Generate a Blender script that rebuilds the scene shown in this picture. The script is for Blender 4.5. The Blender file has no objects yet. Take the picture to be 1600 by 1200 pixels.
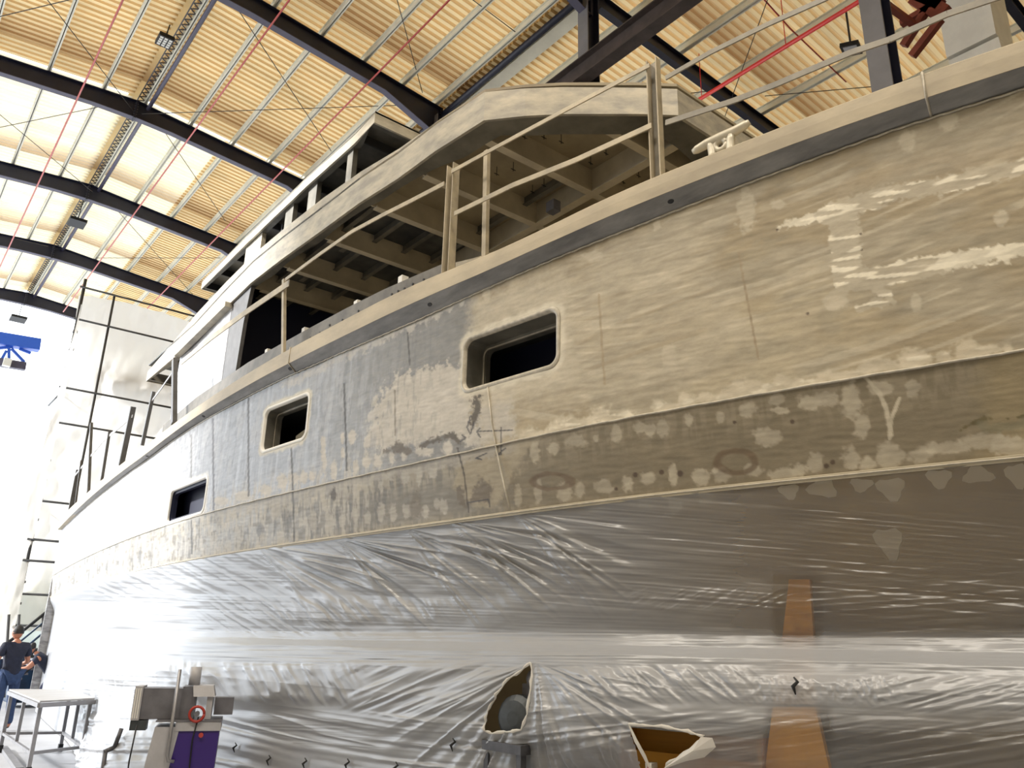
import bpy, bmesh, math, random
import numpy as np
from mathutils import Vector, Matrix
random.seed(7)
SC = bpy.context.scene
COL = SC.collection
CH = 1.6                      # eye height: all coordinates below are relative to the eye, shifted up on build
K = 1.25                      # yacht scale
H = 1.15                      # hall scale
# ------------------------------------------------------------------ camera model
F = 1240.0
_d1 = np.array([-262. - 800, 985. - 600, F]); _d2 = np.array([1, .022, 0])
U = np.cross(_d1, _d2); U /= np.linalg.norm(U)
if U[1] > 0: U = -U
L = _d1 / np.linalg.norm(_d1); X = np.cross(L, U)
def ray(px, py):
    d = np.array([px - 800, py - 600, F], float)
    return np.array([d @ X, d @ L, d @ U])
def proj(x, y, z):
    d = [x * X[i] + y * L[i] + z * U[i] for i in range(3)]
    return 800 + F * d[0] / d[2], 600 + F * d[1] / d[2]
def onx(px, py, v): r = ray(px, py); return r * v / r[0]
def ony(px, py, v): r = ray(px, py); return r * v / r[1]
def onz(px, py, v): r = ray(px, py); return r * v / r[2]
# ------------------------------------------------------------------ noise
def vnoise(x, y, seed=0):
    x = np.asarray(x, float); y = np.asarray(y, float)
    xi = np.floor(x).astype(np.int64); yi = np.floor(y).astype(np.int64)
    fx = x - xi; fy = y - yi
    fx = fx * fx * (3 - 2 * fx); fy = fy * fy * (3 - 2 * fy)
    def h(a, b):
        n = (a * 374761393 + b * 668265263 + seed * 1442695041) & 0xffffffff
        n = ((n ^ (n >> 13)) * 1274126177) & 0xffffffff
        n = (n ^ (n >> 16)) & 0xffffffff
        return n / 4294967295.0
    return (h(xi, yi) * (1 - fx) + h(xi + 1, yi) * fx) * (1 - fy) + (h(xi, yi + 1) * (1 - fx) + h(xi + 1, yi + 1) * fx) * fy
def fbm(x, y, seed=0, o=4):
    a = .5; t = 0; s = 0
    for i in range(o):
        t = t + a * vnoise(x * 2 ** i, y * 2 ** i, seed + i * 17); s += a; a *= .5
    return t / s
def sst(e0, e1, v):
    t = np.clip((v - e0) / (e1 - e0), 0, 1); return t * t * (3 - 2 * t)
# ------------------------------------------------------------------ mesh building
class MB:
    def __init__(s): s.v = []; s.f = []
    def add(s, vs, fs):
        n = len(s.v); s.v += [tuple(float(c) for c in v) for v in vs]; s.f += [[i + n for i in f] for f in fs]; return s
    def box(s, x0, x1, y0, y1, z0, z1):
        vs = [(x0, y0, z0), (x1, y0, z0), (x1, y1, z0), (x0, y1, z0), (x0, y0, z1), (x1, y0, z1), (x1, y1, z1), (x0, y1, z1)]
        return s.add(vs, [(0, 3, 2, 1), (4, 5, 6, 7), (0, 1, 5, 4), (1, 2, 6, 5), (2, 3, 7, 6), (3, 0, 4, 7)])
    def obox(s, c, ax, ay, az, hx, hy, hz):
        c = np.array(c, float); ax, ay, az = [np.array(a, float) / np.linalg.norm(a) for a in (ax, ay, az)]
        vs = [c + ax * hx * i + ay * hy * j + az * hz * k for k in (-1, 1) for (i, j) in ((-1, -1), (1, -1), (1, 1), (-1, 1))]
        return s.add(vs, [(0, 3, 2, 1), (4, 5, 6, 7), (0, 1, 5, 4), (1, 2, 6, 5), (2, 3, 7, 6), (3, 0, 4, 7)])
    def bar(s, a, b, w, h, up=(0, 0, 1)):
        a = np.array(a, float); b = np.array(b, float); d = b - a; l = np.linalg.norm(d); d = d / l
        u = np.array(up, float); u = u - d * (u @ d)
        if np.linalg.norm(u) < 1e-5: u = np.array([1., 0, 0]) - d * d[0]
        u /= np.linalg.norm(u); r = np.cross(d, u)
        return s.obox((a + b) / 2, d, r, u, l / 2, w / 2, h / 2)
    def tube(s, pts, r, n=8, cap=True):
        pts = [np.array(p, float) for p in pts]; rs = r if hasattr(r, '__len__') else [r] * len(pts)
        u = None; rings = []
        for i, p in enumerate(pts):
            d = pts[min(i + 1, len(pts) - 1)] - pts[max(i - 1, 0)]; d = d / (np.linalg.norm(d) + 1e-12)
            if u is None:
                u = np.array([0, 0, 1.]) if abs(d[2]) < .9 else np.array([1., 0, 0])
            u = u - d * (u @ d); u /= np.linalg.norm(u); w = np.cross(d, u)
            rings.append([p + (u * math.cos(t) + w * math.sin(t)) * rs[i] for t in [2 * math.pi * k / n for k in range(n)]])
        vs = [q for ring in rings for q in ring]; fs = []
        for i in range(len(pts) - 1):
            for k in range(n):
                fs.append((i * n + k, i * n + (k + 1) % n, (i + 1) * n + (k + 1) % n, (i + 1) * n + k))
        if cap: fs += [tuple(range(n - 1, -1, -1)), tuple(range((len(pts) - 1) * n, len(pts) * n))]
        return s.add(vs, fs)
    def sweep(s, profs, closed=True, cap=True):
        # profs: list of rings (same length) -> skin
        n = len(profs[0]); vs = [p for r in profs for p in r]; fs = []
        for i in range(len(profs) - 1):
            for k in range(n if closed else n - 1):
                fs.append((i * n + k, i * n + (k + 1) % n, (i + 1) * n + (k + 1) % n, (i + 1) * n + k))
        if closed and cap: fs += [tuple(range(n - 1, -1, -1)), tuple(range((len(profs) - 1) * n, len(profs) * n))]
        return s.add(vs, fs)
    def prism(s, poly, v):  # poly 3d points, extruded by vector v
        v = np.array(v, float); n = len(poly); vs = [np.array(p, float) for p in poly]; vs += [p + v for p in vs]
        fs = [tuple(range(n - 1, -1, -1)), tuple(range(n, 2 * n))] + [(i, (i + 1) % n, (i + 1) % n + n, i + n) for i in range(n)]
        return s.add(vs, fs)
    def build(s, name, mat, parent=None, label=None, cat=None, group=None, kind=None, smooth=False, bevel=0):
        me = bpy.data.meshes.new(name)
        v = np.array(s.v, float); v[:, 2] += CH
        if parent is None:
            o0 = np.array([(v[:, 0].min() + v[:, 0].max()) / 2, (v[:, 1].min() + v[:, 1].max()) / 2, v[:, 2].min()])
        else: o0 = np.array(root_loc(parent))
        me.from_pydata([tuple(p) for p in (v - o0)], [], s.f)
        me.update()
        bm = bmesh.new(); bm.from_mesh(me); bmesh.ops.recalc_face_normals(bm, faces=bm.faces); bm.to_mesh(me); bm.free()
        o = bpy.data.objects.new(name, me); COL.objects.link(o)
        if mat is not None: me.materials.append(mat)
        if parent is None: o.location = o0
        else: o.parent = parent
        if smooth:
            for p in me.polygons: p.use_smooth = True
        if bevel:
            m = o.modifiers.new('bevel', 'BEVEL'); m.width = bevel; m.segments = 2; m.limit_method = 'ANGLE'
        tag(o, label, cat, group, kind)
        return o
def root_loc(o):
    while o.parent: o = o.parent
    return tuple(o.location)
def tag(o, label=None, cat=None, group=None, kind=None):
    if label: o['label'] = label
    if cat: o['category'] = cat
    if group: o['group'] = group
    if kind: o['kind'] = kind
def thing(name, label, cat, loc, group=None):
    o = bpy.data.objects.new(name, None); COL.objects.link(o); o.empty_display_size = .2
    o.location = (loc[0], loc[1], loc[2] + CH); tag(o, label, cat, group); return o
def gridmesh(name, P, mat, parent, hide=None, attrs=None, cols=None, smooth=True, label=None, warp=None):
    """P: (nu, nv, 3) array of points; hide: (nu-1, nv-1) bool of faces left out"""
    nu, nv = P.shape[:2]
    V = P.reshape(-1, 3).copy(); V[:, 2] += CH; V -= np.array(root_loc(parent))
    idx = np.arange(nu * nv).reshape(nu, nv)
    f = np.stack([idx[:-1, :-1], idx[1:, :-1], idx[1:, 1:], idx[:-1, 1:]], -1)
    f = f[~hide] if hide is not None else f.reshape(-1, 4)
    me = bpy.data.meshes.new(name)
    me.vertices.add(len(V)); me.vertices.foreach_set('co', V.astype(np.float32).ravel())
    nf = len(f); me.loops.add(nf * 4); me.loops.foreach_set('vertex_index', f.astype(np.int32).ravel())
    me.polygons.add(nf); me.polygons.foreach_set('loop_start', np.arange(0, nf * 4, 4, dtype=np.int32))
    me.update(calc_edges=True)
    if smooth: me.polygons.foreach_set('use_smooth', np.ones(nf, bool))
    for k, a in (attrs or {}).items():
        at = me.attributes.new(k, 'FLOAT', 'POINT'); at.data.foreach_set('value', a.astype(np.float32).ravel())
    for k, a in (cols or {}).items():
        at = me.color_attributes.new(k, 'FLOAT_COLOR', 'POINT')
        c = np.ones((len(V), 4), np.float32); c[:, :3] = a.reshape(-1, 3); at.data.foreach_set('color', c.ravel())
    me.materials.append(mat)
    o = bpy.data.objects.new(name, me); COL.objects.link(o); o.parent = parent
    bm = bmesh.new(); bm.from_mesh(me)
    bmesh.ops.delete(bm, geom=[v for v in bm.verts if not v.link_faces], context='VERTS')
    bm.to_mesh(me); bm.free()
    if label: o['label'] = label
    return o
# ------------------------------------------------------------------ materials
def nt(name):
    m = bpy.data.materials.new(name); m.use_nodes = True; return m, m.node_tree.nodes, m.node_tree.links, m.node_tree.nodes['Principled BSDF']
def mat(name, col, rough=.6, metal=0, noise=0, scale=4, bump=0, col2=None, stretch=None, spec=None, emit=None):
    m, N, LK, B = nt(name)
    B.inputs['Base Color'].default_value = (*col, 1); B.inputs['Roughness'].default_value = rough; B.inputs['Metallic'].default_value = metal
    if spec is not None: B.inputs['Specular IOR Level'].default_value = spec
    if noise or bump or col2:
        tc = N.new('ShaderNodeTexCoord'); mp = N.new('ShaderNodeMapping'); LK.new(tc.outputs['Object'], mp.inputs[0])
        if stretch: mp.inputs['Scale'].default_value = stretch
        nz = N.new('ShaderNodeTexNoise'); nz.inputs['Scale'].default_value = scale; nz.inputs['Detail'].default_value = 6; nz.inputs['Roughness'].default_value = .6
        LK.new(mp.outputs[0], nz.inputs['Vector'])
        cr = N.new('ShaderNodeValToRGB'); cr.color_ramp.elements[0].position = .36; cr.color_ramp.elements[1].position = .64
        c2 = col2 or tuple(c * (1 - noise) for c in col)
        cr.color_ramp.elements[0].color = (*c2, 1); cr.color_ramp.elements[1].color = (*col, 1)
        LK.new(nz.outputs['Fac'], cr.inputs[0]); LK.new(cr.outputs[0], B.inputs['Base Color'])
        if bump:
            bp = N.new('ShaderNodeBump'); bp.inputs['Strength'].default_value = bump; bp.inputs['Distance'].default_value = .01
            LK.new(nz.outputs['Fac'], bp.inputs['Height']); LK.new(bp.outputs[0], B.inputs['Normal'])
    return m
M = {}
M['navy'] = mat('navy_steel', (.012, .014, .035), .45, 0, .3, 3)
M['lav'] = mat('lavender_steel', (.075, .07, .115), .5, 0, .2, 3)
M['purlin'] = mat('galvanized_purlin', (.78, .75, .62), .5, 0, .12, 2)
M['redpipe'] = mat('red_paint', (.42, .05, .04), .4)
M['redbright'] = mat('bright_red_paint', (.75, .03, .02), .4)
M['wire'] = mat('dark_wire', (.05, .045, .04), .5, .5)
M['rust'] = mat('rusty_girder', (.075, .055, .05), .7, 0, .4, 3)
M['colgrey'] = mat('column_grey', (.2, .2, .22), .55, 0, .15, 2)
M['cap'] = mat('rail_putty', (.50, .43, .31), .55, 0, 0, 5, .25, (.36, .31, .23), (1, .35, 1))
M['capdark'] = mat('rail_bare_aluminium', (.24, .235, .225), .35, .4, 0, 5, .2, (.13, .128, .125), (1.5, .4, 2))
M['fascia'] = mat('fascia_putty', (.47, .43, .345), .5, .1, 0, 4.5, .35, (.29, .275, .24), (1, .8, 2.2))
M['fascialight'] = mat('fascia_light_putty', (.62, .58, .48), .6, 0, 0, 2.2, .3, (.36, .33, .26), (1, 1, 2.5))
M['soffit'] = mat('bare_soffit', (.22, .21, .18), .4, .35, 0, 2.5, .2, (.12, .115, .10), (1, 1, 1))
M['coam'] = mat('coaming_metal', (.17, .155, .13), .5, .2, .4, 6)
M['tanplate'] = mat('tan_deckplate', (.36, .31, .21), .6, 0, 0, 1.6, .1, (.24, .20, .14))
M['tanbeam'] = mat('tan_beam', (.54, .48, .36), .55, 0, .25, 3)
M['deckdark'] = mat('shaded_deckplate', (.10, .10, .095), .5, .2, 0, 2.5, .1, (.03, .033, .04))
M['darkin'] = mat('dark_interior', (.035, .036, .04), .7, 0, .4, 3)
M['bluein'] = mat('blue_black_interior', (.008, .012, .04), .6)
M['post'] = mat('post_putty', (.46, .40, .29), .5, .1, 0, 8, .1, (.33, .29, .22))
M['webgrey'] = mat('post_web_grey', (.27, .25, .21), .5, .2, 0, 8, .1, (.20, .19, .17))
M['postdark'] = mat('post_grey', (.12, .12, .125), .5, .2, .3, 6)
M['whitepanel'] = mat('ground_aluminium', (.50, .50, .51), .4, .3, 0, 6, .15, (.26, .26, .27), (1, .6, 3))
M['patch'] = mat('filler_smear', (.85, .78, .62), .6)
M['hullin'] = mat('hull_bottom_tan', (.56, .43, .22), .6, 0, 0, 1.2, .1, (.42, .32, .17))
M['black'] = mat('black', (.006, .006, .008), .6)
M['white'] = mat('white_paint', (.75, .74, .70), .6)
M['box'] = mat('white_duct_paint', (.82, .80, .74), .5, 0, .12, 2)
M['cleat'] = mat('cast_cleat', (.62, .58, .48), .4, .2, .15, 8)
M['redsteel'] = mat('red_oxide_steel', (.22, .045, .025), .6, 0, .3, 5)
M['alu'] = mat('aluminium_tube', (.30, .30, .32), .4, .5, .2, 8)
M['grime'] = mat('grimy_steel', (.09, .09, .10), .5, .4, .4, 8)
M['purple'] = mat('purple_cabinet', (.035, .012, .16), .35)
M['greyplastic'] = mat('pale_grey_casing', (.42, .42, .45), .45, 0, .15, 6)
M['darkcase'] = mat('dark_grey_casing', (.17, .17, .195), .45, .2, .3, 5)
M['orange'] = mat('orange_paint', (.95, .47, .04), .5, 0, .25, 3)
M['yellow'] = mat('yellow_ply', (.62, .30, .03), .6, 0, 0, 2, 0, (.45, .20, .02), (1, .2, 4))
M['pole'] = mat('scaffold_pole', (.10, .10, .10), .5, .5, .3, 5)
M['shirt'] = mat('dark_shirt', (.015, .02, .045), .85, 0, .3, 12)
M['jeans'] = mat('blue_jeans', (.03, .06, .15), .9, 0, .3, 12)
M['trackpants'] = mat('navy_trousers', (.01, .013, .05), .8)
M['skin'] = mat('skin', (.42, .18, .11), .55)
M['hair'] = mat('black_hair', (.008, .007, .008), .6)
M['timber'] = mat('timber_boards', (.42, .43, .44), .5, .2, 0, 2, 0, (.34, .33, .33), (1, 6, 1))
M['brown'] = mat('brown_card', (.16, .08, .04), .8, 0, .3, 5)
M['blue'] = mat('blue_crane_paint', (.03, .12, .6), .4)
M['bluemach'] = mat('blue_machine', (.008, .04, .10), .45, 0, .4, 5)
M['motor'] = mat('motor_grey', (.07, .08, .09), .5, .4, .3, 9)
M['redpaint'] = mat('red_handwheel', (.35, .03, .02), .4)
M['bead'] = mat('weld_bead', (.50, .46, .38), .45, .1, .3, 20)
M['floor'] = mat('concrete_floor', (.42, .43, .46), .5, 0, .2, .8, .05)
M['ground'] = mat('pale_ground', (.60, .60, .60), .8)
M['wall'] = mat('wall_sheet', (.30, .27, .20), .6)
# roof: translucent cream sheeting, browner just before each rafter
def roofmat(name, col, rafY, trans=.55):
    m, N, LK, B = nt(name)
    N.remove(B); out = N['Material Output']
    geo = N.new('ShaderNodeNewGeometry'); sep = N.new('ShaderNodeSeparateXYZ'); LK.new(geo.outputs['Position'], sep.inputs[0])
    nz = N.new('ShaderNodeTexNoise'); nz.inputs['Scale'].default_value = .6; nz.inputs['Detail'].default_value = 5
    mp = N.new('ShaderNodeMapping'); mp.inputs['Scale'].default_value = (.5, 3, 1); LK.new(geo.outputs['Position'], mp.inputs[0]); LK.new(mp.outputs[0], nz.inputs['Vector'])
    cr = N.new('ShaderNodeValToRGB'); cr.color_ramp.elements[0].position = .25; cr.color_ramp.elements[0].color = (*[c * .82 for c in col], 1)
    cr.color_ramp.elements[1].position = .6; cr.color_ramp.elements[1].color = (*col, 1); LK.new(nz.outputs['Fac'], cr.inputs[0])
    cur = cr.outputs[0]
    # brown ramped band a little before each rafter
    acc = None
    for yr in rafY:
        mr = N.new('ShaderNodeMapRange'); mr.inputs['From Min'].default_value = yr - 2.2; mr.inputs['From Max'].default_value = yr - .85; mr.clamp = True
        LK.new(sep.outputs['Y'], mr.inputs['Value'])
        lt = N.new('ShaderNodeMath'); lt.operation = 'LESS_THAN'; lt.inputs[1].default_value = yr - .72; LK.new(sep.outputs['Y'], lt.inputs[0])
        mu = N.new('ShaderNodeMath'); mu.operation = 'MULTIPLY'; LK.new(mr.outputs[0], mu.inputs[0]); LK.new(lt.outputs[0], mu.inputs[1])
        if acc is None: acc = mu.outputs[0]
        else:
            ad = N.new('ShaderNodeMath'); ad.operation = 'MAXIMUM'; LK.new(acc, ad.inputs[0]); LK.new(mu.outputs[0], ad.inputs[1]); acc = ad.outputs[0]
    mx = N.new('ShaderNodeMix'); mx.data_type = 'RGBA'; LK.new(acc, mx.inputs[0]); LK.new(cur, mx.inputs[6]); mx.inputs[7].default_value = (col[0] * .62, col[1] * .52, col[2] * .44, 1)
    df = N.new('ShaderNodeBsdfDiffuse'); tl = N.new('ShaderNodeBsdfTranslucent'); ms = N.new('ShaderNodeMixShader'); ms.inputs[0].default_value = trans
    LK.new(mx.outputs[2], df.inputs[0]); LK.new(mx.outputs[2], tl.inputs[0]); LK.new(df.outputs[0], ms.inputs[1]); LK.new(tl.outputs[0], ms.inputs[2])
    LK.new(ms.outputs[0], out.inputs[0]); return m
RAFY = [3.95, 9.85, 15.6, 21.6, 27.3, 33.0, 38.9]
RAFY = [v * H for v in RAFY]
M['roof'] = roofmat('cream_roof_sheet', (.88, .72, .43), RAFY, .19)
M['roofrib'] = roofmat('roof_rib_shaded', (.74, .56, .31), RAFY, .12)  # shade of the rib grooves put into a darker sheet colour
M['roofglare'] = roofmat('glare_white_sheet', (.88, .82, .64), RAFY, .38)  # glare from the open end put into whiter, more translucent sheets
# hull: colours painted per vertex (filler, bare metal, stains) + fine noise
def hullmat():
    m, N, LK, B = nt('faired_hull_plate')
    va = N.new('ShaderNodeVertexColor'); va.layer_name = 'filler'
    tc = N.new('ShaderNodeTexCoord'); mp = N.new('ShaderNodeMapping'); mp.inputs['Scale'].default_value = (6, 6, 13); LK.new(tc.outputs['Object'], mp.inputs[0])
    nz = N.new('ShaderNodeTexNoise'); nz.inputs['Scale'].default_value = 1.2; nz.inputs['Detail'].default_value = 8; nz.inputs['Roughness'].default_value = .65; LK.new(mp.outputs[0], nz.inputs['Vector'])
    mr = N.new('ShaderNodeMapRange'); mr.inputs['From Min'].default_value = .3; mr.inputs['From Max'].default_value = .7; mr.inputs['To Min'].default_value = .82; mr.inputs['To Max'].default_value = 1.12
    LK.new(nz.outputs['Fac'], mr.inputs['Value'])
    mx = N.new('ShaderNodeVectorMath'); mx.operation = 'SCALE'; LK.new(va.outputs['Color'], mx.inputs[0]); LK.new(mr.outputs[0], mx.inputs['Scale']); LK.new(mx.outputs[0], B.inputs['Base Color'])
    at = N.new('ShaderNodeAttribute'); at.attribute_name = 'bare'
    r1 = N.new('ShaderNodeMapRange'); r1.inputs['To Min'].default_value = .62; r1.inputs['To Max'].default_value = .36; LK.new(at.outputs['Fac'], r1.inputs['Value']); LK.new(r1.outputs[0], B.inputs['Roughness'])
    r2 = N.new('ShaderNodeMapRange'); r2.inputs['To Min'].default_value = 0; r2.inputs['To Max'].default_value = .25; LK.new(at.outputs['Fac'], r2.inputs['Value']); LK.new(r2.outputs[0], B.inputs['Metallic'])
    bp = N.new('ShaderNodeBump'); bp.inputs['Strength'].default_value = .35; bp.inputs['Distance'].default_value = .006; LK.new(nz.outputs['Fac'], bp.inputs['Height']); LK.new(bp.outputs[0], B.inputs['Normal'])
    return m
M['hull'] = hullmat()
def plasticmat(name, tint, rough=.22):
    m, N, LK, B = nt(name); out = N['Material Output']; N.remove(B)
    df = N.new('ShaderNodeBsdfDiffuse'); df.inputs[0].default_value = (*tint, 1)
    tl = N.new('ShaderNodeBsdfTranslucent'); tl.inputs[0].default_value = (*tint, 1); m0 = N.new('ShaderNodeMixShader'); m0.inputs[0].default_value = .42; LK.new(df.outputs[0], m0.inputs[1]); LK.new(tl.outputs[0], m0.inputs[2])
    tr = N.new('ShaderNodeBsdfTransparent'); tr.inputs[0].default_value = (.95, .92, .86, 1)
    at = N.new('ShaderNodeAttribute'); at.attribute_name = 'clear'
    ms = N.new('ShaderNodeMixShader'); LK.new(at.outputs['Fac'], ms.inputs[0]); LK.new(m0.outputs[0], ms.inputs[1]); LK.new(tr.outputs[0], ms.inputs[2])
    gl = N.new('ShaderNodeBsdfGlossy'); gl.inputs['Roughness'].default_value = rough; gl.inputs[0].default_value = (.95, .97, 1, 1)
    fr = N.new('ShaderNodeFresnel'); fr.inputs[0].default_value = 1.55; sc = N.new('ShaderNodeMath'); sc.operation = 'MULTIPLY'; sc.inputs[1].default_value = 1.1; LK.new(fr.outputs[0], sc.inputs[0])
    m2 = N.new('ShaderNodeMixShader'); LK.new(sc.outputs[0], m2.inputs[0]); LK.new(ms.outputs[0], m2.inputs[1]); LK.new(gl.outputs[0], m2.inputs[2]); LK.new(m2.outputs[0], out.inputs[0])
    return m
M['film'] = plasticmat('masking_film', (.50, .52, .56), .33)
def sheetmat(name, col, t=.5):
    m, N, LK, B = nt(name); N.remove(B); out = N['Material Output']
    df = N.new('ShaderNodeBsdfDiffuse'); tl = N.new('ShaderNodeBsdfTranslucent'); ms = N.new('ShaderNodeMixShader'); ms.inputs[0].default_value = t
    df.inputs[0].default_value = (*col, 1); tl.inputs[0].default_value = (*col, 1)
    LK.new(df.outputs[0], ms.inputs[1]); LK.new(tl.outputs[0], ms.inputs[2]); LK.new(ms.outputs[0], out.inputs[0]); return m
M['tarp'] = sheetmat('white_tarpaulin', (.82, .80, .76))
M['tarpgreen'] = sheetmat('grey_green_tarpaulin', (.50, .56, .53))
# ------------------------------------------------------------------ hull plan curve
def hy(px): return 985 + .022 * (px + 262)
def azr(px, py=None):
    r = ray(px, hy(px) if py is None else py); return math.atan2(r[0], r[1])
KX = [97, 200, 330, 450, 480, 620, 800, 1000, 1200, 1600]; KV = [-60, -150, -300, -440, -450, -480, -503, -750, -900, -1019]
KX = [97, 200, 330, 450, 620, 800, 1000, 1200, 1600]; KV = [-60, -150, -300, -440, -480, -503, -750, -900, -1019]
RX = [97, 140, 225, 300, 450, 650, 800, 1000, 1200, 1400, 1600]; RY = [825, 788, 722, 668, 587, 500, 432, 350, 273, 200, 137]
_t = []; _r = 3.2 * K; _ap = None; _pp = None
for px in np.linspace(1600, 97, 500):
    a = azr(px, np.interp(px, RX, RY))
    if _ap is not None:
        ph = azr(np.interp((px + _pp) / 2, KX, KV)); _r *= math.exp((a - _ap) / math.tan(ph - (a + _ap) / 2))
    _ap = a; _pp = px; _t.append((_r * math.sin(a), _r * math.cos(a)))
HP = np.array(_t)
_dir = (HP[0] - HP[4]); _dir /= np.linalg.norm(_dir)
HP = np.vstack([[HP[0] + _dir * d for d in (5, 4, 3, 2.2, 1.5, 1, .5, .2)], HP])
HS = np.concatenate([[0], np.cumsum(np.linalg.norm(np.diff(HP, axis=0), axis=1))]); HS -= HS[8]
HT = np.gradient(HP, axis=0); HT /= np.linalg.norm(HT, axis=1)[:, None]
for _ in range(30): HT[1:-1] = (HT[:-2] + HT[1:-1] * 2 + HT[2:]) / 4
HN = np.stack([-HT[:, 1], HT[:, 0]], 1)
SEND = HS[-1]
def plan(s, off=0):
    s = np.asarray(s, float)
    return (np.interp(s, HS, HP[:, 0] + HN[:, 0] * off) if np.isscalar(off) else np.interp(s, HS, HP[:, 0]) + np.interp(s, HS, HN[:, 0]) * off,
            np.interp(s, HS, HP[:, 1] + HN[:, 1] * off) if np.isscalar(off) else np.interp(s, HS, HP[:, 1]) + np.interp(s, HS, HN[:, 1]) * off)
def hp(s, off, z): x, y = plan(s, off); return np.array([float(x), float(y), z])
def hit(px, py, off=0):
    r = ray(px, py); a = math.atan2(r[0], r[1])
    q = HP + HN * off; A = np.arctan2(q[:, 0], q[:, 1])
    s = float(np.interp(-a, -A, HS)); p = hp(s, off, 0); h = math.hypot(p[0], p[1])
    return s, r[2] / math.hypot(r[0], r[1]) * h
def hitp(px, py, off=0): s, z = hit(px, py, off); return hp(s, off, z)
_rs = [hit(px, py) for px, py in zip(RX, RY)]
RS = np.array([q[0] for q in _rs][::-1]); RZ = np.array([q[1] for q in _rs][::-1])
def ztop(s): return np.interp(s, RS, RZ)
ZC1 = 1.035 * K; ZC2 = .66 * K
XC = 6.25
yl = hp(8, 0, 0)
YACHT = thing('motor_yacht', 'huge unpainted aluminium motor yacht, tan filler patches on its grey hull', 'yacht', (XC, 9, -1.6))
# ------------------------------------------------------------------ hull side mesh, coloured per vertex
pxs = np.concatenate([[3200, 2600, 2200, 1950, 1800, 1700, 1640], np.arange(1610, 640, -1.7), np.arange(640, 300, -1.4), np.arange(300, 98, -2.0)])
def s_of_px(px, off=0):
    return hit(px, np.interp(px, RX, RY) if px < 1600 else 137, off)[0]
SS = np.array([s_of_px(p) for p in pxs if p <= 1610]); SS = np.concatenate([[-5 , -4, -3, -2, -1.2, -.6, -.2], SS[SS > -.05], [SEND]]); SS = np.unique(np.round(SS, 5))
tz = np.concatenate([np.linspace(0, 1, 90)[:-1], 1 + np.linspace(0, 1, 210)])
ns, nz_ = len(SS), len(tz)
Sg = np.repeat(SS[:, None], nz_, 1); Tg = np.repeat(tz[None], ns, 0); ZT = ztop(Sg) + .01
Zg = np.where(Tg < 1, ZC2 + (ZC1 - ZC2) * Tg, ZC1 + (ZT - ZC1) * (Tg - 1))
Og = np.where(Tg < 1, -.05 * (1 - Tg), 0.0)
gx, gy = plan(Sg, Og)
PX, PY = proj(gx, gy, Zg)
mvis = SS > -.3
def seg(px, py, pts):
    d = np.full(px.shape, 1e9)
    for (a, b) in zip(pts[:-1], pts[1:]):
        a = np.array(a, float); b = np.array(b, float); v = b - a; t = np.clip(((px - a[0]) * v[0] + (py - a[1]) * v[1]) / (v @ v + 1e-9), 0, 1)
        d = np.minimum(d, np.hypot(px - a[0] - t * v[0], py - a[1] - t * v[1]))
    return d
def inpoly(px, py, poly):
    c = np.zeros(px.shape, bool); n = len(poly)
    for i in range(n):
        x0, y0 = poly[i]; x1, y1 = poly[(i + 1) % n]
        if y0 == y1: continue
        k = ((y0 > py) != (y1 > py)) & (px < (x1 - x0) * (py - y0) / (y1 - y0) + x0); c ^= k
    return c
def polyd(px, py, poly):
    d = seg(px, py, list(poly) + [poly[0]]); return np.where(inpoly(px, py, poly), -d, d)
SV = Sg; ZV = Zg
wob = (fbm(SV * 14, ZV * 14, 3) - .5); wob2 = (fbm(SV * 45, ZV * 45, 5) - .5)
n1 = fbm(SV * 2.2, ZV * 5, 11); n2 = fbm(SV * 7, ZV * 16, 13)
def blobm(cx, cy, rx, ry, soft=.25, w=1.1):
    d = np.hypot((PX - cx) / rx, (PY - cy) / ry) + wob * w + wob2 * .9
    return 1 - sst(1 - soft, 1 + soft, d)
def polym(poly, soft=3, w=26, w2=14):
    d = polyd(PX, PY, poly) + wob * w + wob2 * w2; return 1 - sst(-soft, soft, d)
def strokem(pts, r, soft=2.5, w=16, w2=12):
    d = seg(PX, PY, pts) + wob * w + wob2 * w2; return 1 - sst(r - soft, r + soft, d)
C = lambda r, g, b: np.array([r, g, b])
tan = C(.335, .292, .213); tanl = C(.47, .42, .325); tanll = C(.72, .67, .545); pale = C(.47, .44, .39)
metal = C(.20, .19, .17); metalb = C(.205, .205, .21); dark = C(.10, .082, .06); midg = C(.29, .25, .18)
col = np.ones(PX.shape + (3,)) * tan; bare = np.zeros(PX.shape)
def put(mk, c, b=None, a=1.0):
    global col, bare
    mk = np.clip(mk * a, 0, 1); col = col * (1 - mk[..., None]) + np.asarray(c) * mk[..., None]
    if b is not None: bare = bare * (1 - mk) + b * mk
upper = sst(.98, 1.0, Tg); lower = 1 - upper
spk = fbm(SV * 34, ZV * 9, 71, 3); spk2 = fbm(SV * 12, ZV * 4, 72, 4)
put(sst(.40, .62, n1), C(.31, .255, .165), None, .9); nL = fbm(SV * .9, ZV * 1.8, 51); put(sst(.5, .7, nL), C(.50, .43, .30), None, .5); put(sst(.56, .72, n2), C(.30, .27, .20), None, .45)
# left of the big window: bare metal getting bluer to the left
xm = PX + wob * 70
put(upper * (1 - sst(735, 765, xm)), metal, .8)
put(upper * (1 - sst(430, 600, xm)) , metalb, .9, .85)
put((1 - sst(200, 330, xm)), C(.6, .6, .62), .3, .8)
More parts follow.
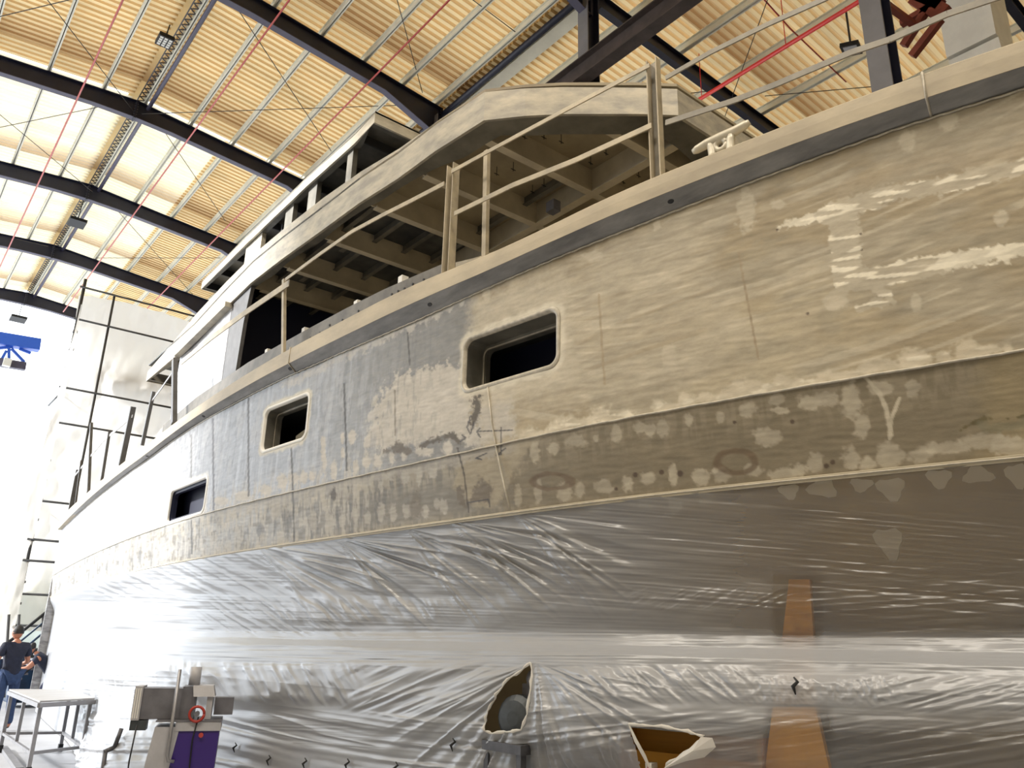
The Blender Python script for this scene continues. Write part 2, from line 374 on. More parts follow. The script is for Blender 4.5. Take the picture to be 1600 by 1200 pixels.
# trowelled lighter field right of the big window
put(upper * polym([(790, 440), (1080, 330), (1110, 420), (1180, 520), (1060, 600), (860, 650), (790, 640)], 25, 40), tanl, 0, .55)
tro = vnoise(SV * 1.6 + ZV * 2, ZV * 30 + SV * 2.5, 21)
put(upper * polym([(880, 400), (1100, 340), (1120, 470), (1080, 580), (900, 600)], 25, 30) * sst(.55, .85, tro), C(.30, .245, .16), None, .5)
arc = vnoise(SV * 2.0, (ZV - .35 * (SV - 1.5) ** 2 * .3) * 42, 25)
put(upper * sst(-.6, 0, SV) * sst(.62, .8, arc) * sst(.35, .55, fbm(SV * 3, ZV * 4, 26)) * (1 - sst(2.9, 3.3, SV)), tanl * 1.12, 0, .55)
put(upper * sst(.66, .85, vnoise(SV * 2.6 + 9, ZV * 55 + SV * 3, 27)) * (1 - sst(2.6, 3.1, SV)), C(.25, .21, .15), 0, .28)
# light filler patch below left of the window
put(upper * polym([(590, 620), (625, 585), (700, 570), (740, 560), (745, 690), (690, 690), (640, 700), (575, 705), (568, 690)], 4, 34, 20), pale, .1)
put(upper * polym([(745, 590), (800, 605), (805, 680), (745, 700)], 8, 20), pale, .1, .8)
put(upper * polym([(735, 470), (880, 430), (900, 600), (735, 640)], 12, 20), tanl, .0, .8)
put(upper * strokem([(450, 600), (560, 545), (640, 510), (720, 470)], 7, 3, 22), pale, .2, .7)
# streaks on the bare plates
stv = vnoise(SV * 26, ZV * 1.3, 31)
put(upper * (1 - sst(520, 620, PX)) * sst(.6, .85, stv), C(.38, .385, .40), None, .35)
spk = fbm(SV * 34, ZV * 9, 71, 3); spk2 = fbm(SV * 12, ZV * 4, 72, 4)
put(upper * (1 - sst(540, 640, PX)) * sst(.52, .62, spk2) , C(.40, .405, .42), .2, .45)
put(upper * (1 - sst(540, 640, PX)) * sst(.45, .60, spk) * (1 - sst(.05, .30, ZV - ZC1)), pale * 1.1, .1, .75)
put(upper * (1 - sst(600, 760, PX)) * sst(.58, .70, spk), C(.12, .12, .125), .5, .35)
# big swirls of fresh filler, far right
hat = vnoise(SV * 9 + ZV * 24, ZV * 50 - SV * 8, 41)
for pts, r, c in [([(1218, 355), (1262, 342), (1300, 325)], 5, tanll), ([(1290, 335), (1400, 300), (1500, 285), (1600, 262)], 14, tanl), ([(1318, 345), (1322, 400), (1325, 430)], 24, tanl),
                  ([(1335, 440), (1400, 430), (1480, 410)], 15, tanl), ([(1480, 410), (1560, 395), (1640, 380)], 12, tanll), ([(1370, 450), (1395, 470), (1340, 480)], 7, tanl)]:
    mk = upper * strokem(pts, r, 2.5, 16, 14); put(mk, c * .93, 0, .85); put(mk * sst(.55, .7, hat), tanll * 1.08, 0, .9)
put(upper * strokem([(1310, 300), (1450, 250), (1600, 235)], 10, 8, 30), C(.36, .30, .21), None, .6)
for (x, y, a, b) in [(1417, 222, 16, 16), (1483, 192, 17, 14), (1215, 320, 12, 9), (925, 400, 14, 8), (1025, 352, 6, 8), (1045, 560, 10, 22), (1430, 470, 9, 14), (1310, 470, 22, 14), (1165, 330, 14, 30), (760, 460, 6, 12), (1565, 340, 10, 12)]:
    put(upper * blobm(x, y, a, b), tanl, 0, .8)
# fillets of filler on top of the upper chine, right part
for (x, a, b) in [(835, 22, 10), (862, 18, 9), (905, 30, 14), (940, 18, 18), (975, 28, 8), (1035, 20, 11), (1072, 10, 14), (1110, 26, 10), (1155, 18, 14), (1185, 22, 15), (1235, 28, 14), (1262, 20, 10), (1310, 34, 12), (1345, 22, 10), (1385, 40, 11), (1430, 24, 16), (1475, 12, 12), (1520, 30, 14), (1560, 22, 10)]:
    yc = np.interp(x, [800, 1000, 1200, 1440, 1600], [692, 650, 613, 573, 545]); put(upper * blobm(x, yc - b * .6, a * 1.2, b, .35, 2.2), tanl * (1.1 if x % 2 else 1.25), 0, .7); put(upper * blobm(x + 6, yc - b * .6, a * .8, b * .7, .3, 2) * sst(.5, .7, hat), tanll, 0, .7)
# lower strake
put(lower * np.ones_like(PX), C(.20, .168, .115), .35)
put(lower * (1 - sst(760, 800, xm)), C(.20, .18, .145), .5)
put(lower * (1 - sst(380, 560, xm)) * sst(.38, .6, n2 + .1), C(.36, .35, .33), .5, .8)
put(lower * (1 - sst(520, 640, xm)) * sst(.47, .58, spk), pale * 1.05, .1, .65); put(lower * (1 - sst(560, 700, xm)) * sst(.60, .68, spk2), C(.09, .085, .08), .4, .6)
put(lower * (1 - sst(.10, .28, ZV * 0 + (ZC1 - ZV))) * sst(.40, .6, spk) * (1 - .7 * sst(650, 850, PX)), tanl, .1, .45); put(lower * (1 - sst(0, .09, ZV - ZC2)) * sst(.42, .58, spk) * (1 - .7 * sst(650, 850, PX)), tanl * .9, .1, .45)
put(lower * sst(1500, 1560, PX + wob * 60), C(.27, .22, .13), .1, .8)
put(lower * polym([(790, 690), (850, 680), (815, 720), (800, 750), (775, 790), (745, 790), (700, 760), (725, 715)], 6, 20), tan, 0, .9)
for (x, y, a, b) in [(835, 708, 8, 16), (865, 700, 9, 10), (900, 690, 17, 10), (931, 685, 4, 6), (964, 677, 8, 14), (1000, 668, 12, 9), (1015, 672, 10, 11), (1035, 668, 10, 12), (1078, 656, 7, 10), (1125, 652, 7, 9), (1170, 640, 14, 10),
                     (1215, 625, 12, 8), (1220, 642, 12, 6), (1262, 630, 20, 14), (1290, 625, 22, 11), (1375, 605, 20, 11), (1425, 605, 11, 13), (1330, 625, 16, 30), (1345, 665, 12, 18), (1198, 682, 20, 14), (1225, 745, 26, 14), (1250, 735, 14, 10),
                     (1275, 725, 11, 16), (1330, 715, 15, 16), (1355, 725, 13, 12), (1390, 710, 20, 20), (1440, 710, 22, 12), (1480, 700, 34, 10), (1540, 690, 40, 12), (1580, 695, 30, 16), (1180, 735, 14, 9), (1128, 740, 14, 12), (1093, 745, 14, 12), (1052, 742, 7, 17),
                     (1012, 747, 12, 9), (980, 755, 9, 13), (945, 760, 14, 12), (906, 765, 7, 13), (880, 770, 12, 14), (840, 768, 6, 19), (810, 775, 6, 16), (575, 712, 5, 13), (612, 738, 5, 14), (595, 760, 5, 10), (633, 745, 6, 11), (655, 742, 4, 14), (677, 740, 6, 10),
                     (595, 800, 6, 14), (615, 802, 5, 14), (635, 798, 6, 11), (650, 797, 8, 13), (663, 800, 6, 11), (682, 788, 5, 9), (693, 792, 7, 12), (555, 805, 5, 12), (575, 810, 5, 10), (535, 812, 6, 12), (515, 815, 7, 15), (490, 815, 7, 16), (460, 838, 4, 10),
                     (480, 785, 5, 10), (540, 770, 6, 12), (555, 765, 5, 16), (557, 750, 6, 9), (454, 792, 6, 9), (432, 800, 8, 14), (410, 840, 4, 8), (1118, 735, 5, 5)]:
    put(lower * blobm(x, y, a, b, .22, .8), tanl * (.80 + .08 * (x % 3)) if x > 790 else pale * (.85 + .1 * (x % 2)), 0, .75)
for (x, y, a, b) in [(505, 700, 4, 18), (507, 725, 3, 14), (535, 683, 3, 9), (550, 682, 6, 12), (536, 708, 3, 8), (521, 735, 5, 14), (555, 730, 5, 14), (573, 722, 6, 9), (590, 722, 6, 10), (612, 715, 4, 12), (631, 712, 4, 8), (487, 745, 5, 8), (700, 700, 9, 12), (690, 620, 30, 20), (475, 745, 6, 9), (460, 748, 8, 10), (440, 752, 8, 10), (415, 765, 10, 9), (660, 705, 14, 8), (380, 775, 14, 7), (345, 783, 12, 6)]:
    put(upper * blobm(x, y, a, b, .22, .8), pale * 1.05, .1, .9)
put(lower * strokem([(330, 800), (560, 752), (800, 697)], 9, 4, 22, 12) * (1 - sst(780, 820, PX)), pale * .85, .2, .6)
put(strokem([(1350, 588), (1372, 612), (1385, 640), (1392, 680)], 3, 1.5, 6, 4), tanl, 0, .9); put(lower * strokem([(1405, 622), (1394, 650), (1390, 685)], 2.5, 1, 5, 3), tanl, 0, .9)
# dark stains and bare rings
put(upper * polym([(737, 615), (752, 617), (748, 650), (736, 672), (733, 655), (740, 640)], 2, 8), dark, .4)
put(upper * strokem([(660, 696), (690, 684), (705, 680), (716, 690)], 5, 2, 8), dark, .4)
put(upper * polym([(600, 706), (625, 690), (640, 700), (645, 708)], 3, 8), dark * 1.3, .4)
put(lower * polym([(735, 785), (752, 745), (768, 760), (765, 782)], 4, 10), dark * 1.6, .3); put(lower * polym([(712, 760), (726, 760), (726, 792), (716, 788)], 3, 8), dark * 1.5, .3)
put(lower * blobm(520, 773, 5, 9), dark, .3); put(lower * blobm(650, 790, 9, 18), dark * 1.4, .3, .7)
for (x, y, a, b) in [(1150, 722, 34, 20), (862, 752, 34, 14)]:
    d = np.hypot((PX - x) / a, (PY - y) / b) + wob * .3; put(lower * (1 - sst(.12, .3, abs(d - .85))), C(.13, .09, .055), .3, .8)
for (x, y, r) in [(993, 742, 5), (1034, 738, 5), (1063, 740, 6), (963, 764, 3.5), (1148, 660, 3.5), (1238, 659, 4.5), (1291, 728, 5), (1301, 722, 5), (1214, 359, 2.5), (1345, 366, 2), (1347, 391, 2), (1262, 490, 3)]:
    put(1 - sst(r * .6, r, np.hypot(PX - x, PY - y)), C(.07, .045, .03), 0, .9)
put(lower * strokem([(1500, 673), (1530, 655), (1580, 654), (1620, 645)], 2.5, 1.5, 6), C(.10, .08, .03), 0, .8)
put(lower * polym([(1530, 660), (1620, 650), (1620, 672), (1540, 676)], 3, 12), C(.19, .18, .12), 0, .5)
# seams between plates and pen marks
for pts, c, r in [([(538, 600), (542, 735)], C(.06, .06, .06), .9), ([(637, 520), (640, 570)], C(.08, .08, .08), .8), ([(455, 700), (457, 750), (460, 850)], C(.08, .08, .08), .8), ([(388, 622), (388, 775)], C(.1, .1, .11), .9), ([(333, 655), (334, 800)], C(.12, .12, .14), .9), ([(299, 680), (299, 750)], C(.15, .15, .15), .9), ([(299, 812), (300, 865)], C(.1, .1, .1), 1.0),
                  ([(1154, 395), (1170, 480), (1185, 560)], C(.30, .24, .16), 1.2), ([(935, 460), (945, 600)], C(.33, .27, .18), 1.2), ([(617, 610), (618, 680)], C(.2, .18, .15), .8), ([(715, 700), (725, 740), (732, 800)], C(.05, .04, .035), .8),
                  ([(800, 672), (745, 674), (750, 669), (745, 674), (750, 683)], C(.05, .05, .06), .6), ([(783, 668), (783, 710), (776, 710)], C(.05, .05, .06), .6), ([(775, 712), (790, 700)], C(.05, .05, .06), .6), ([(760, 708), (745, 715), (752, 718), (743, 716)], C(.05, .05, .06), .6),
                  ([(735, 650), (730, 668), (735, 678), (741, 660)], C(.05, .05, .06), .6), ([(722, 680), (728, 684), (720, 690)], C(.05, .05, .06), .6), ([(732, 785), (763, 780), (765, 792)], C(.05, .05, .06), .6)]:
    put(1 - sst(r, r + .9, seg(PX, PY, pts)), c, 0, .85)
# ---- windows
def rrect(s0, s1, z0, z1, r, n=7):
    out = []
    for cx, cz, a0 in ((s1 - r, z1 - r, 0), (s0 + r, z1 - r, 90), (s0 + r, z0 + r, 180), (s1 - r, z0 + r, 270)):
        for k in range(n): a = math.radians(a0 + 90 * k / (n - 1)); out.append((cx + r * math.cos(a), cz + r * math.sin(a)))
    return out
WIN = []
for q in ([(722, 530), (869, 486), (873, 573), (728, 606)], [(411, 642), (480, 617), (481, 683), (412, 704)], [(264, 767), (321, 748), (321, 799), (264, 815)]):
    h4 = [hit(*p) for p in q]
    WIN.append(((h4[1][0] + h4[2][0]) / 2, (h4[0][0] + h4[3][0]) / 2, (h4[2][1] + h4[3][1]) / 2, (h4[0][1] + h4[1][1]) / 2))
print('WIN', WIN)
for (s0, s1, z0, z1) in WIN:
    cs, cz = (s0 + s1) / 2, (z0 + z1) / 2; hs, hz = (s1 - s0) / 2, (z1 - z0) / 2
    qd = np.hypot(np.maximum(abs(Sg - cs) - hs + .06, 0), np.maximum(abs(Zg - cz) - hz + .06, 0)) - .06
    put(1 - sst(.03, .075, qd + wob * .05), tanll * .85 if s0 < 6 else C(.66, .64, .60), .1, .85)
hide = np.zeros((ns - 1, nz_ - 1), bool)
sc_, zc_ = (Sg[1:, 1:] + Sg[:-1, :-1]) / 2, (Zg[1:, 1:] + Zg[:-1, :-1]) / 2
for (s0, s1, z0, z1) in WIN:
    cs, cz = (s0 + s1) / 2, (z0 + z1) / 2; hs, hz = (s1 - s0) / 2, (z1 - z0) / 2; r = .07
    hide |= (np.hypot(np.maximum(abs(sc_ - cs) - hs + r, 0), np.maximum(abs(zc_ - cz) - hz + r, 0)) < r)
disp = (fbm(Sg * 1.2, Zg * 2, 77) - .5) * .012 + upper * (tro - .5) * .002 + (hat - .5) * .002
gx, gy = plan(Sg, Og + disp)
hull = gridmesh('hull_side', np.stack([gx, gy, Zg], -1), M['hull'], YACHT, hide, {'bare': bare}, {'filler': col}, label='filler-patched hull side above the film')
# window frames
for i, (s0, s1, z0, z1) in enumerate(WIN):
    m = MB(); o_ = rrect(s0 - .022, s1 + .022, z0 - .022, z1 + .022, .09); a_ = rrect(s0 - .01, s1 + .01, z0 - .01, z1 + .01, .085); b_ = rrect(s0 + .006, s1 - .006, z0 + .006, z1 - .006, .07)
    depth = (.17, .12, .035)[i]
    iw = .05 if i == 0 else .04
    c_ = rrect(s0 + .012, s1 - .012, z0 + .012, z1 - .012, .07); d_ = rrect(s0 + iw, s1 - iw, z0 + iw, z1 - iw, .05)
    rings = [[hp(s, .003, z) for s, z in o_], [hp(s, .009, z) for s, z in a_], [hp(s, .006, z) for s, z in b_], [hp(s, -.02, z) for s, z in c_]]
    m.sweep([r_ + [r_[0]] for r_ in rings], closed=False)
    fr = m.build('window_frame', M['bead'] if i == 0 else M['white'], YACHT, label='pale welded rim of hull window', smooth=True)
    m = MB(); rings = [[hp(s, -.02, z) for s, z in c_], [hp(s, -depth, z) for s, z in c_], [hp(s, -depth - .005, z) for s, z in d_], [hp(s, -depth - .05, z) for s, z in d_]]
    m.sweep([r_ + [r_[0]] for r_ in rings], closed=False); m.build('reveal', M['soffit' if i < 2 else 'bluein'], fr)  # far window's reveal coloured near-black in place of shade
    m = MB(); e_ = rrect(s0 + iw - .012, s1 - iw + .012, z0 + iw - .012, z1 - iw + .012, .055)
    m.sweep([[hp(s, -depth + .012, z) for s, z in e_ + e_[:1]], [hp(s, -depth + .012, z) for s, z in d_ + d_[:1]]], closed=False)
    if i < 2: m.build('inner_rim', M['bead'], fr)
s0, s1, z0, z1 = WIN[0]
m = MB()
for t in (.25, .45): m.bar(hp(s0 + .05, -.6, z0 + t * .4 + .1), hp(s0 + .5, -.9, z1 + .1 * t), .03, .05)
m.bar(hp(s0 + .18, -.8, z0), hp(s0 + .18, -.8, z1 + .2), .05, .05); m.build('inner_frame_rib', M['postdark'], YACHT)
s0, s1, z0, z1 = WIN[1]
MB().prism([hp(s0 + .28, -.3, z0 + .02), hp(s1 - .12, -.3, z0 + .02), hp(s1 - .12, -.3, z0 + .20), hp(s0 + .45, -.3, z0 + .27), hp(s0 + .28, -.3, z0 + .16)], (.02, 0, 0)).build('white_board', M['white'], YACHT, label='white board inside the middle hull window')
s0, s1, z0, z1 = WIN[2]
MB().prism([hp(s0 - .1, -.2, z0 - .1), hp(s1 + .1, -.2, z0 - .1), hp(s1 + .1, -.2, z1 + .1), hp(s0 - .1, -.2, z1 + .1)], (.02, 0, 0)).build('dark_backing', M['bluein'], YACHT)  # added dark sheet, stands for the shade inside the far window
# hull bottom, transom, far side, decks
nb = 60; sb = np.linspace(-5, SEND, nb)
bprof = [(ZC2 / K, -.05), (.25, -.24), (-.05, -.42), (-.45, -.80), (-.85, -1.5), (-1.05, -2.5)]
bx = [[plan(s, o * K) for s in sb] for z, o in bprof]
P = np.array([[[*plan(s, o * (K if j else 1)), z * (K if z > -.9 else 1.1)] for j, (z, o) in enumerate(bprof)] for s in sb])
gridmesh('hull_bottom', P, M['hullin'], YACHT, smooth=True)
e = hp(SEND, 0, 0); mir = lambda x: 2 * XC - x
m = MB(); zt = float(ztop(SEND))
m.prism([(e[0], e[1], -1.3), (mir(e[0]), e[1], -1.3), (mir(e[0]), e[1], zt), (e[0], e[1], zt)], (0, .05, 0)); m.build('transom', M['whitepanel'], YACHT)
m = MB(); ring = [hp(s, -.01, 0) for s in np.linspace(-5, SEND, 40)]
poly = [(p[0], p[1]) for p in ring] + [(mir(p[0]), p[1]) for p in ring[::-1]]
zd = 2.30
m.prism([(x, y, zd - .03) for x, y in poly], (0, 0, .03)); m.build('main_deck', M['tanplate'], YACHT)
m = MB()
m.sweep([[(mir(p[0]), p[1], -1.4 if k else 2.05 * K) for k in (0, 1)] for p in ring], closed=False); m.build('far_hull_side', M['hullin'], YACHT)
m = MB(); m.sweep([[hp(s, -.55, .1), hp(s, -.55, zd - .02), hp(s, -.58, zd - .02), hp(s, -.58, .1)] for s in np.linspace(1.2, SEND - 1, 24)]); m.build('cabin_lining', M['bluein'], YACHT)  # set close and near-black, standing for shade inside the windows
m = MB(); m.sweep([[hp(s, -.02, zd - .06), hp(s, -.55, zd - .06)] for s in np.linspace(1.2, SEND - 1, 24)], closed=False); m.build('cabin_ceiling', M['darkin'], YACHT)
for px, py, a_, b_ in [(1238, 770, .05, .035), (1290, 765, .07, .045), (1350, 760, .05, .03), (1395, 765, .06, .05), (1470, 750, .05, .04), (1530, 745, .06, .035), (1590, 745, .04, .05), (1060, 790, .04, .06), (1110, 780, .05, .035), (1015, 790, .05, .03), (940, 795, .06, .03), (1395, 850, .06, .07)]:
    s, z = hit(px, py, -.12 if py < 800 else -.28); oz = lambda z_: float(np.interp(z_ / K, [.25, .66], [-.24 * K, -.05])) + .004
    pts_ = []
    for k_ in range(14):
        t_ = k_ / 14 * 2 * math.pi; r_ = 1 + .25 * math.sin(3 * t_ + px); z_ = z + math.sin(t_) * b_ * r_; pts_.append(hp(s + math.cos(t_) * a_ * r_, oz(z_), z_))
    MB().prism(pts_, (.004, 0, 0)).build('filler_patch', M['patch'], YACHT)
# chine beads
def bead(pts, r, name, mt, label=None, n=6): return MB().tube(pts, r, n).build(name, M[mt], YACHT, smooth=True, label=label)
sl = np.linspace(-3, SEND - .02, 220)
bead([hp(s, .004, ZC1 + .002 * math.sin(s * 40)) for s in sl], .007, 'chine_seam', 'bead')
m = MB(); m.sweep([[hp(s, -.052, ZC2 - .016), hp(s, -.030, ZC2 - .018), hp(s, -.028, ZC2 + .010), hp(s, -.05, ZC2 + .016)] for s in sl]); m.build('chine_strip', M['tanbeam'], YACHT)
bead([hp(s, -.026, ZC2 - .002) for s in sl], .004, 'chine_seam', 'bead')
bead([hitp(px, py, .004) for px, py in [(762, 605), (768, 660), (776, 705), (788, 760), (797, 797)]], .006, 'plate_seam', 'bead', 'pale vertical weld below the big window')
bead([hp(s, .006, float(ztop(s)) - .012 + .003 * math.sin(s * 55)) for s in np.linspace(-1, SEND - .1, 560)], .006, 'rail_weld', 'bead')
# rail cap
m = MB(); md = MB()
co, ci = .085, -.14
def z_at(px, py, off): return hit(px, py, off)
_cl = [hit(px, py, co) for px, py in [(97, 820), (140, 778), (225, 712), (300, 655), (450, 568), (650, 470), (800, 407), (1000, 317), (1200, 240), (1400, 165), (1600, 105)]][::-1]
_ct = [hit(px, py, co) for px, py in [(95, 808), (140, 766), (225, 698), (300, 640), (450, 545), (650, 440), (800, 383), (1000, 282), (1200, 207), (1400, 124), (1600, 62)]][::-1]
print('cap z', [(round(a[1] - float(ztop(a[0])), 3), round(b[1] - float(ztop(b[0])), 3)) for a, b in zip(_cl, _ct)])
zl = lambda s: np.interp(s, [q[0] for q in _cl], [q[1] for q in _cl]); zu = lambda s: np.interp(s, [q[0] for q in _ct], [q[1] for q in _ct])
sr = np.concatenate([[-5, -3, -1.5], np.linspace(-.5, SEND + .06, 160)])
sm = lambda f, s: float(np.mean([f(s + d) for d in (-.5, -.25, 0, .25, .5)]))
ring = [[hp(s, co, sm(zl, s)), hp(s, co + .002, (sm(zl, s) + sm(zu, s)) / 2), hp(s, co, sm(zu, s) - .012), hp(s, co - .012, sm(zu, s)), hp(s, ci, sm(zu, s) + .01), hp(s, ci, sm(zl, s))] for s in sr]
cap = m.sweep(ring).build('rail_cap', M['cap'], YACHT, smooth=False, label='tan filler-coated rail cap')
ring = [[hp(s, 0, float(ztop(s))), hp(s, co - .002, sm(zl, s) - .001), hp(s, co - .03, sm(zl, s) + .004), hp(s, -.03, float(ztop(s)) + .03)] for s in sr]
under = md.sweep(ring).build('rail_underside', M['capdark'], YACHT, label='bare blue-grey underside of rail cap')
for px, py, rr in [(1048, 318, .014), (671, 476, .016), (453, 577, .02), (317, 655, .02), (230, 711, .022), (578, 515, .0)]:
    if not rr: continue
    s, z = hit(px, py, .045); zz = (float(ztop(s)) + sm(zl, s)) / 2
    a0 = hp(s, 0, float(ztop(s))); a1 = hp(s, co, sm(zl, s)); c = (a0 + a1) / 2; d = (a1 - a0) / np.linalg.norm(a1 - a0); tg = hp(s + .1, 0, 0) - hp(s - .1, 0, 0); tg /= np.linalg.norm(tg)
    nn = np.cross(d, tg); nn = nn if nn[2] < 0 else -nn
    MB().prism([c + tg * math.cos(t) * rr * 1.5 + d * math.sin(t) * rr for t in np.linspace(0, 2 * math.pi, 17)[:-1]], nn * .002).build('scupper', M['black'], YACHT, label='black drain hole under the rail cap')
for px, py in [(1447, 150), (452, 560)]:
    s, z = hit(px, py, co); bead([hp(s, .0, float(ztop(s)) - .003), hp(s, co + .003, sm(zl, s) - .002), hp(s, co + .004, sm(zu, s)), hp(s, ci, sm(zu, s) + .012)], .007, 'cap_joint', 'bead')
# coaming behind the rail cap
m = MB(); mt_ = [hit(px, py, -.2) for px, py in [(255, 665), (308, 620), (388, 566), (470, 520), (540, 482), (600, 452), (650, 430), (690, 413)]][::-1]
m.sweep([[hp(s, -.2, z - .16), hp(s, -.2, z), hp(s, -.30, z), hp(s, -.30, z - .012), hp(s, -.215, z - .012), hp(s, -.215, z - .16)] for s, z in mt_])
coam = m.build('coaming', M['coam'], YACHT, label='bare angle strip behind the rail cap')
for px, py in [(612, 460), (622, 455), (632, 451), (645, 444), (662, 437), (500, 520), (485, 528), (560, 486), (535, 500), (515, 508)]:
    s, z = hit(px, py, -.198); MB().tube([hp(s, -.2, z), hp(s, -.194, z)], .012, 8).build('bolt_hole', M['black'], coam)
for px, py in [(560, 470), (478, 512), (630, 432), (420, 545)]:
    s, z = hit(px, py + 6, -.34); MB().box(*[v for a, b in zip(hp(s, -.34, z) - .035, hp(s, -.34, z) + .035) for v in (a, b)]).build('bracket_plate', M['white'], coam)
# second coaming piece right of the post
mt_ = [hit(px, py, -.2) for px, py in [(712, 410), (745, 402), (775, 392)]][::-1]
MB().sweep([[hp(s, -.2, z - .1), hp(s, -.2, z), hp(s, -.215, z), hp(s, -.215, z - .1)] for s, z in mt_]).build('coaming', M['tanbeam'], YACHT)
# rail posts and bars
def post(base, top, w, off, mt='post', channel=False, label=None, name='rail_post'):
    s, z0 = hit(*base, off); s1, z1 = hit(*top, off); p0 = hp(s, off, z0 - .06); tg = hp(s + .05, off, 0) - hp(s - .05, off, 0); tg /= np.linalg.norm(tg); nn = np.array([-tg[1], tg[0], 0])
    p1 = p0.copy(); p1[2] = z1; p1[:2] += (hp(s1, off, 0) - hp(s, off, 0))[:2] * (1 if abs(s1 - s) > .0 else 0)
    m = MB()
    if channel:
        t = .007
        m.bar(p0 + nn * w * .35, p1 + nn * w * .35, w, t, nn)                # web facing outward
        m.bar(p0 + tg * (w / 2 - t / 2), p1 + tg * (w / 2 - t / 2), t, w * .7, nn); m.bar(p0 - tg * (w / 2 - t / 2), p1 - tg * (w / 2 - t / 2), t, w * .7, nn)
        m.bar(p1 - nn * 0, p1 + np.array([0, 0, .006]), w, w * .7, nn)
    else: m.bar(p0, p1, w, w * .8, nn)
    return m.build(name, M[mt], YACHT, label=label)
def chan(base, top, off, wpx, dep, label):   # C channel: pale narrow flange, grey web recessed on the camera side
    s, z0 = hit(*base, off); z1 = hit(*top, off)[1]
    d = ray(*base); r = math.hypot(*hp(s, off, 0)[:2]); w = wpx / F * r / math.cos(0.2)
    p0 = hp(s, off, z0 - .12); p1 = p0.copy(); p1[2] = z1
    look = np.array([p0[0], p0[1], 0]); look /= np.linalg.norm(look); rt = np.array([look[1], -look[0], 0]) # to the right of the view
    ax = np.array([0, 1., 0]) * .75 + look * .0 + np.array([.0, 0, 0]); 
    tg = hp(s + .05, off, 0) - hp(s - .05, off, 0); tg /= np.linalg.norm(tg); nn = np.array([-tg[1], tg[0], 0])
    m = MB(); t = .008; W = w * .85
    m.bar(p0 - nn * dep / 2 , p1 - nn * dep / 2, W, t, nn)
    o = m.build('rail_post', M['webgrey'], YACHT, label=label)
    m = MB(); m.bar(p0 - tg * W / 2, p1 - tg * W / 2, t, dep, nn); m.build('flange', M['post'], o)
    m = MB(); m.bar(p0 + tg * W / 2, p1 + tg * W / 2, t, dep, nn); m.build('flange', M['cap'], o)
    return o
chan((1028, 280), (1027, 92), -.03, 22, .06, 'tall channel post nearest the cleat')
chan((700, 425), (703, 262), -.03, 19, .07, 'channel post at the middle of the rail')
post((758, 400), (761, 236), .045, -.12, 'post', label='thin post just right of the channel post')
post((444, 556), (444, 437), .042, -.05, 'post', label='thin pale post above the middle hull window')
post((273, 655), (273, 562), .075, -.05, 'postdark', label='dark post by the white panel')
post((223, 690), (240, 612), .06, -.05, 'postdark'); post((190, 722), (208, 636), .10, -.05, 'postdark', label='widest leaning dark post')
post((160, 745), (171, 675), .06, -.05, 'postdark'); post((139, 765), (143, 662), .07, -.05, 'postdark'); post((119, 783), (127, 720), .05, -.05, 'postdark'); post((105, 800), (108, 733), .12, -.1, 'postdark', label='short wide board post at the far end')
def rbar(pts, w, off, mt='post', label=None, name='rail_bar'):
    P_ = [hitp(px, py, o) for (px, py), o in zip(pts, off if hasattr(off, '__len__') else [off] * len(pts))]
    m = MB()
    for a, b in zip(P_[:-1], P_[1:]): m.bar(a, b, .010, w)
    return m.build(name, M[mt], YACHT, label=label)
rbar([(1015, 102), (900, 163), (805, 214), (706, 268)], .034, .01, label='upper flat bar between the two channel posts')
rbar([(1018, 196), (900, 250), (800, 290), (710, 334)], .040, .01, label='lower flat bar between the two channel posts')
rbar([(694, 287), (640, 315), (600, 335), (550, 362), (500, 397), (446, 437)], .040, .01, label='long bent flat bar left of the channel post')
rbar([(452, 442), (384, 488), (330, 528), (284, 566)], .075, -.02, label='wide flat bar in front of the white panel')
rbar([(1040, 122), (1110, 82), (1200, 38), (1290, -2), (1345, -30)], .034, .0, 'webgrey', label='upper flat bar right of the tall post')  # backlit look put into a greyer colour, this bar and the next
rbar([(1040, 192), (1145, 158), (1210, 133), (1330, 82), (1390, 62), (1480, 22), (1570, -8)], .038, .0, 'webgrey', label='lower flat bar running out right')
rbar([(272, 578), (252, 607), (233, 632)], .03, -.05, 'whitepanel'); rbar([(207, 650), (160, 690), (118, 742)], .05, -.05, 'whitepanel')
# cleat
sC, zC = hit(1127, 232, -.02); c0 = hp(sC, -.02, zC); tgc = hp(sC - .1, 0, 0) - hp(sC + .1, 0, 0); tgc /= np.linalg.norm(tgc)
up = np.array([0, 0, 1.]); nnc = np.array([-tgc[1], tgc[0], 0])
q = lambda a, b, n=0: c0 + tgc * a * 1.12 + up * b * 1.12 + nnc * n
cu = .0
m = MB()
m.tube([q(-.165, .045), q(-.14, .050), q(-.08, .062), q(0, .068), q(.08, .075), q(.14, .088), q(.165, .098)], [.016, .026, .030, .032, .030, .026, .016], 12)
cl = m.build('cleat_horn', M['cleat'], YACHT, smooth=True, label='pale cast cleat on the rail cap')
m = MB()
for sgn in (-1, 1): m.tube([q(sgn * .062, .065), q(sgn * .055, .03), q(sgn * .05, -.02), q(sgn * .055, -.06)], [.026, .026, .027, .034], 10)
m.build('cleat_leg', M['cleat'], cl, smooth=True)
m = MB(); m.tube([q(math.cos(t) * .032, .022 + math.sin(t) * .032) for t in np.linspace(0, 2 * math.pi, 17)], .02, 8); m.build('cleat_eye', M['cleat'], cl, smooth=True)
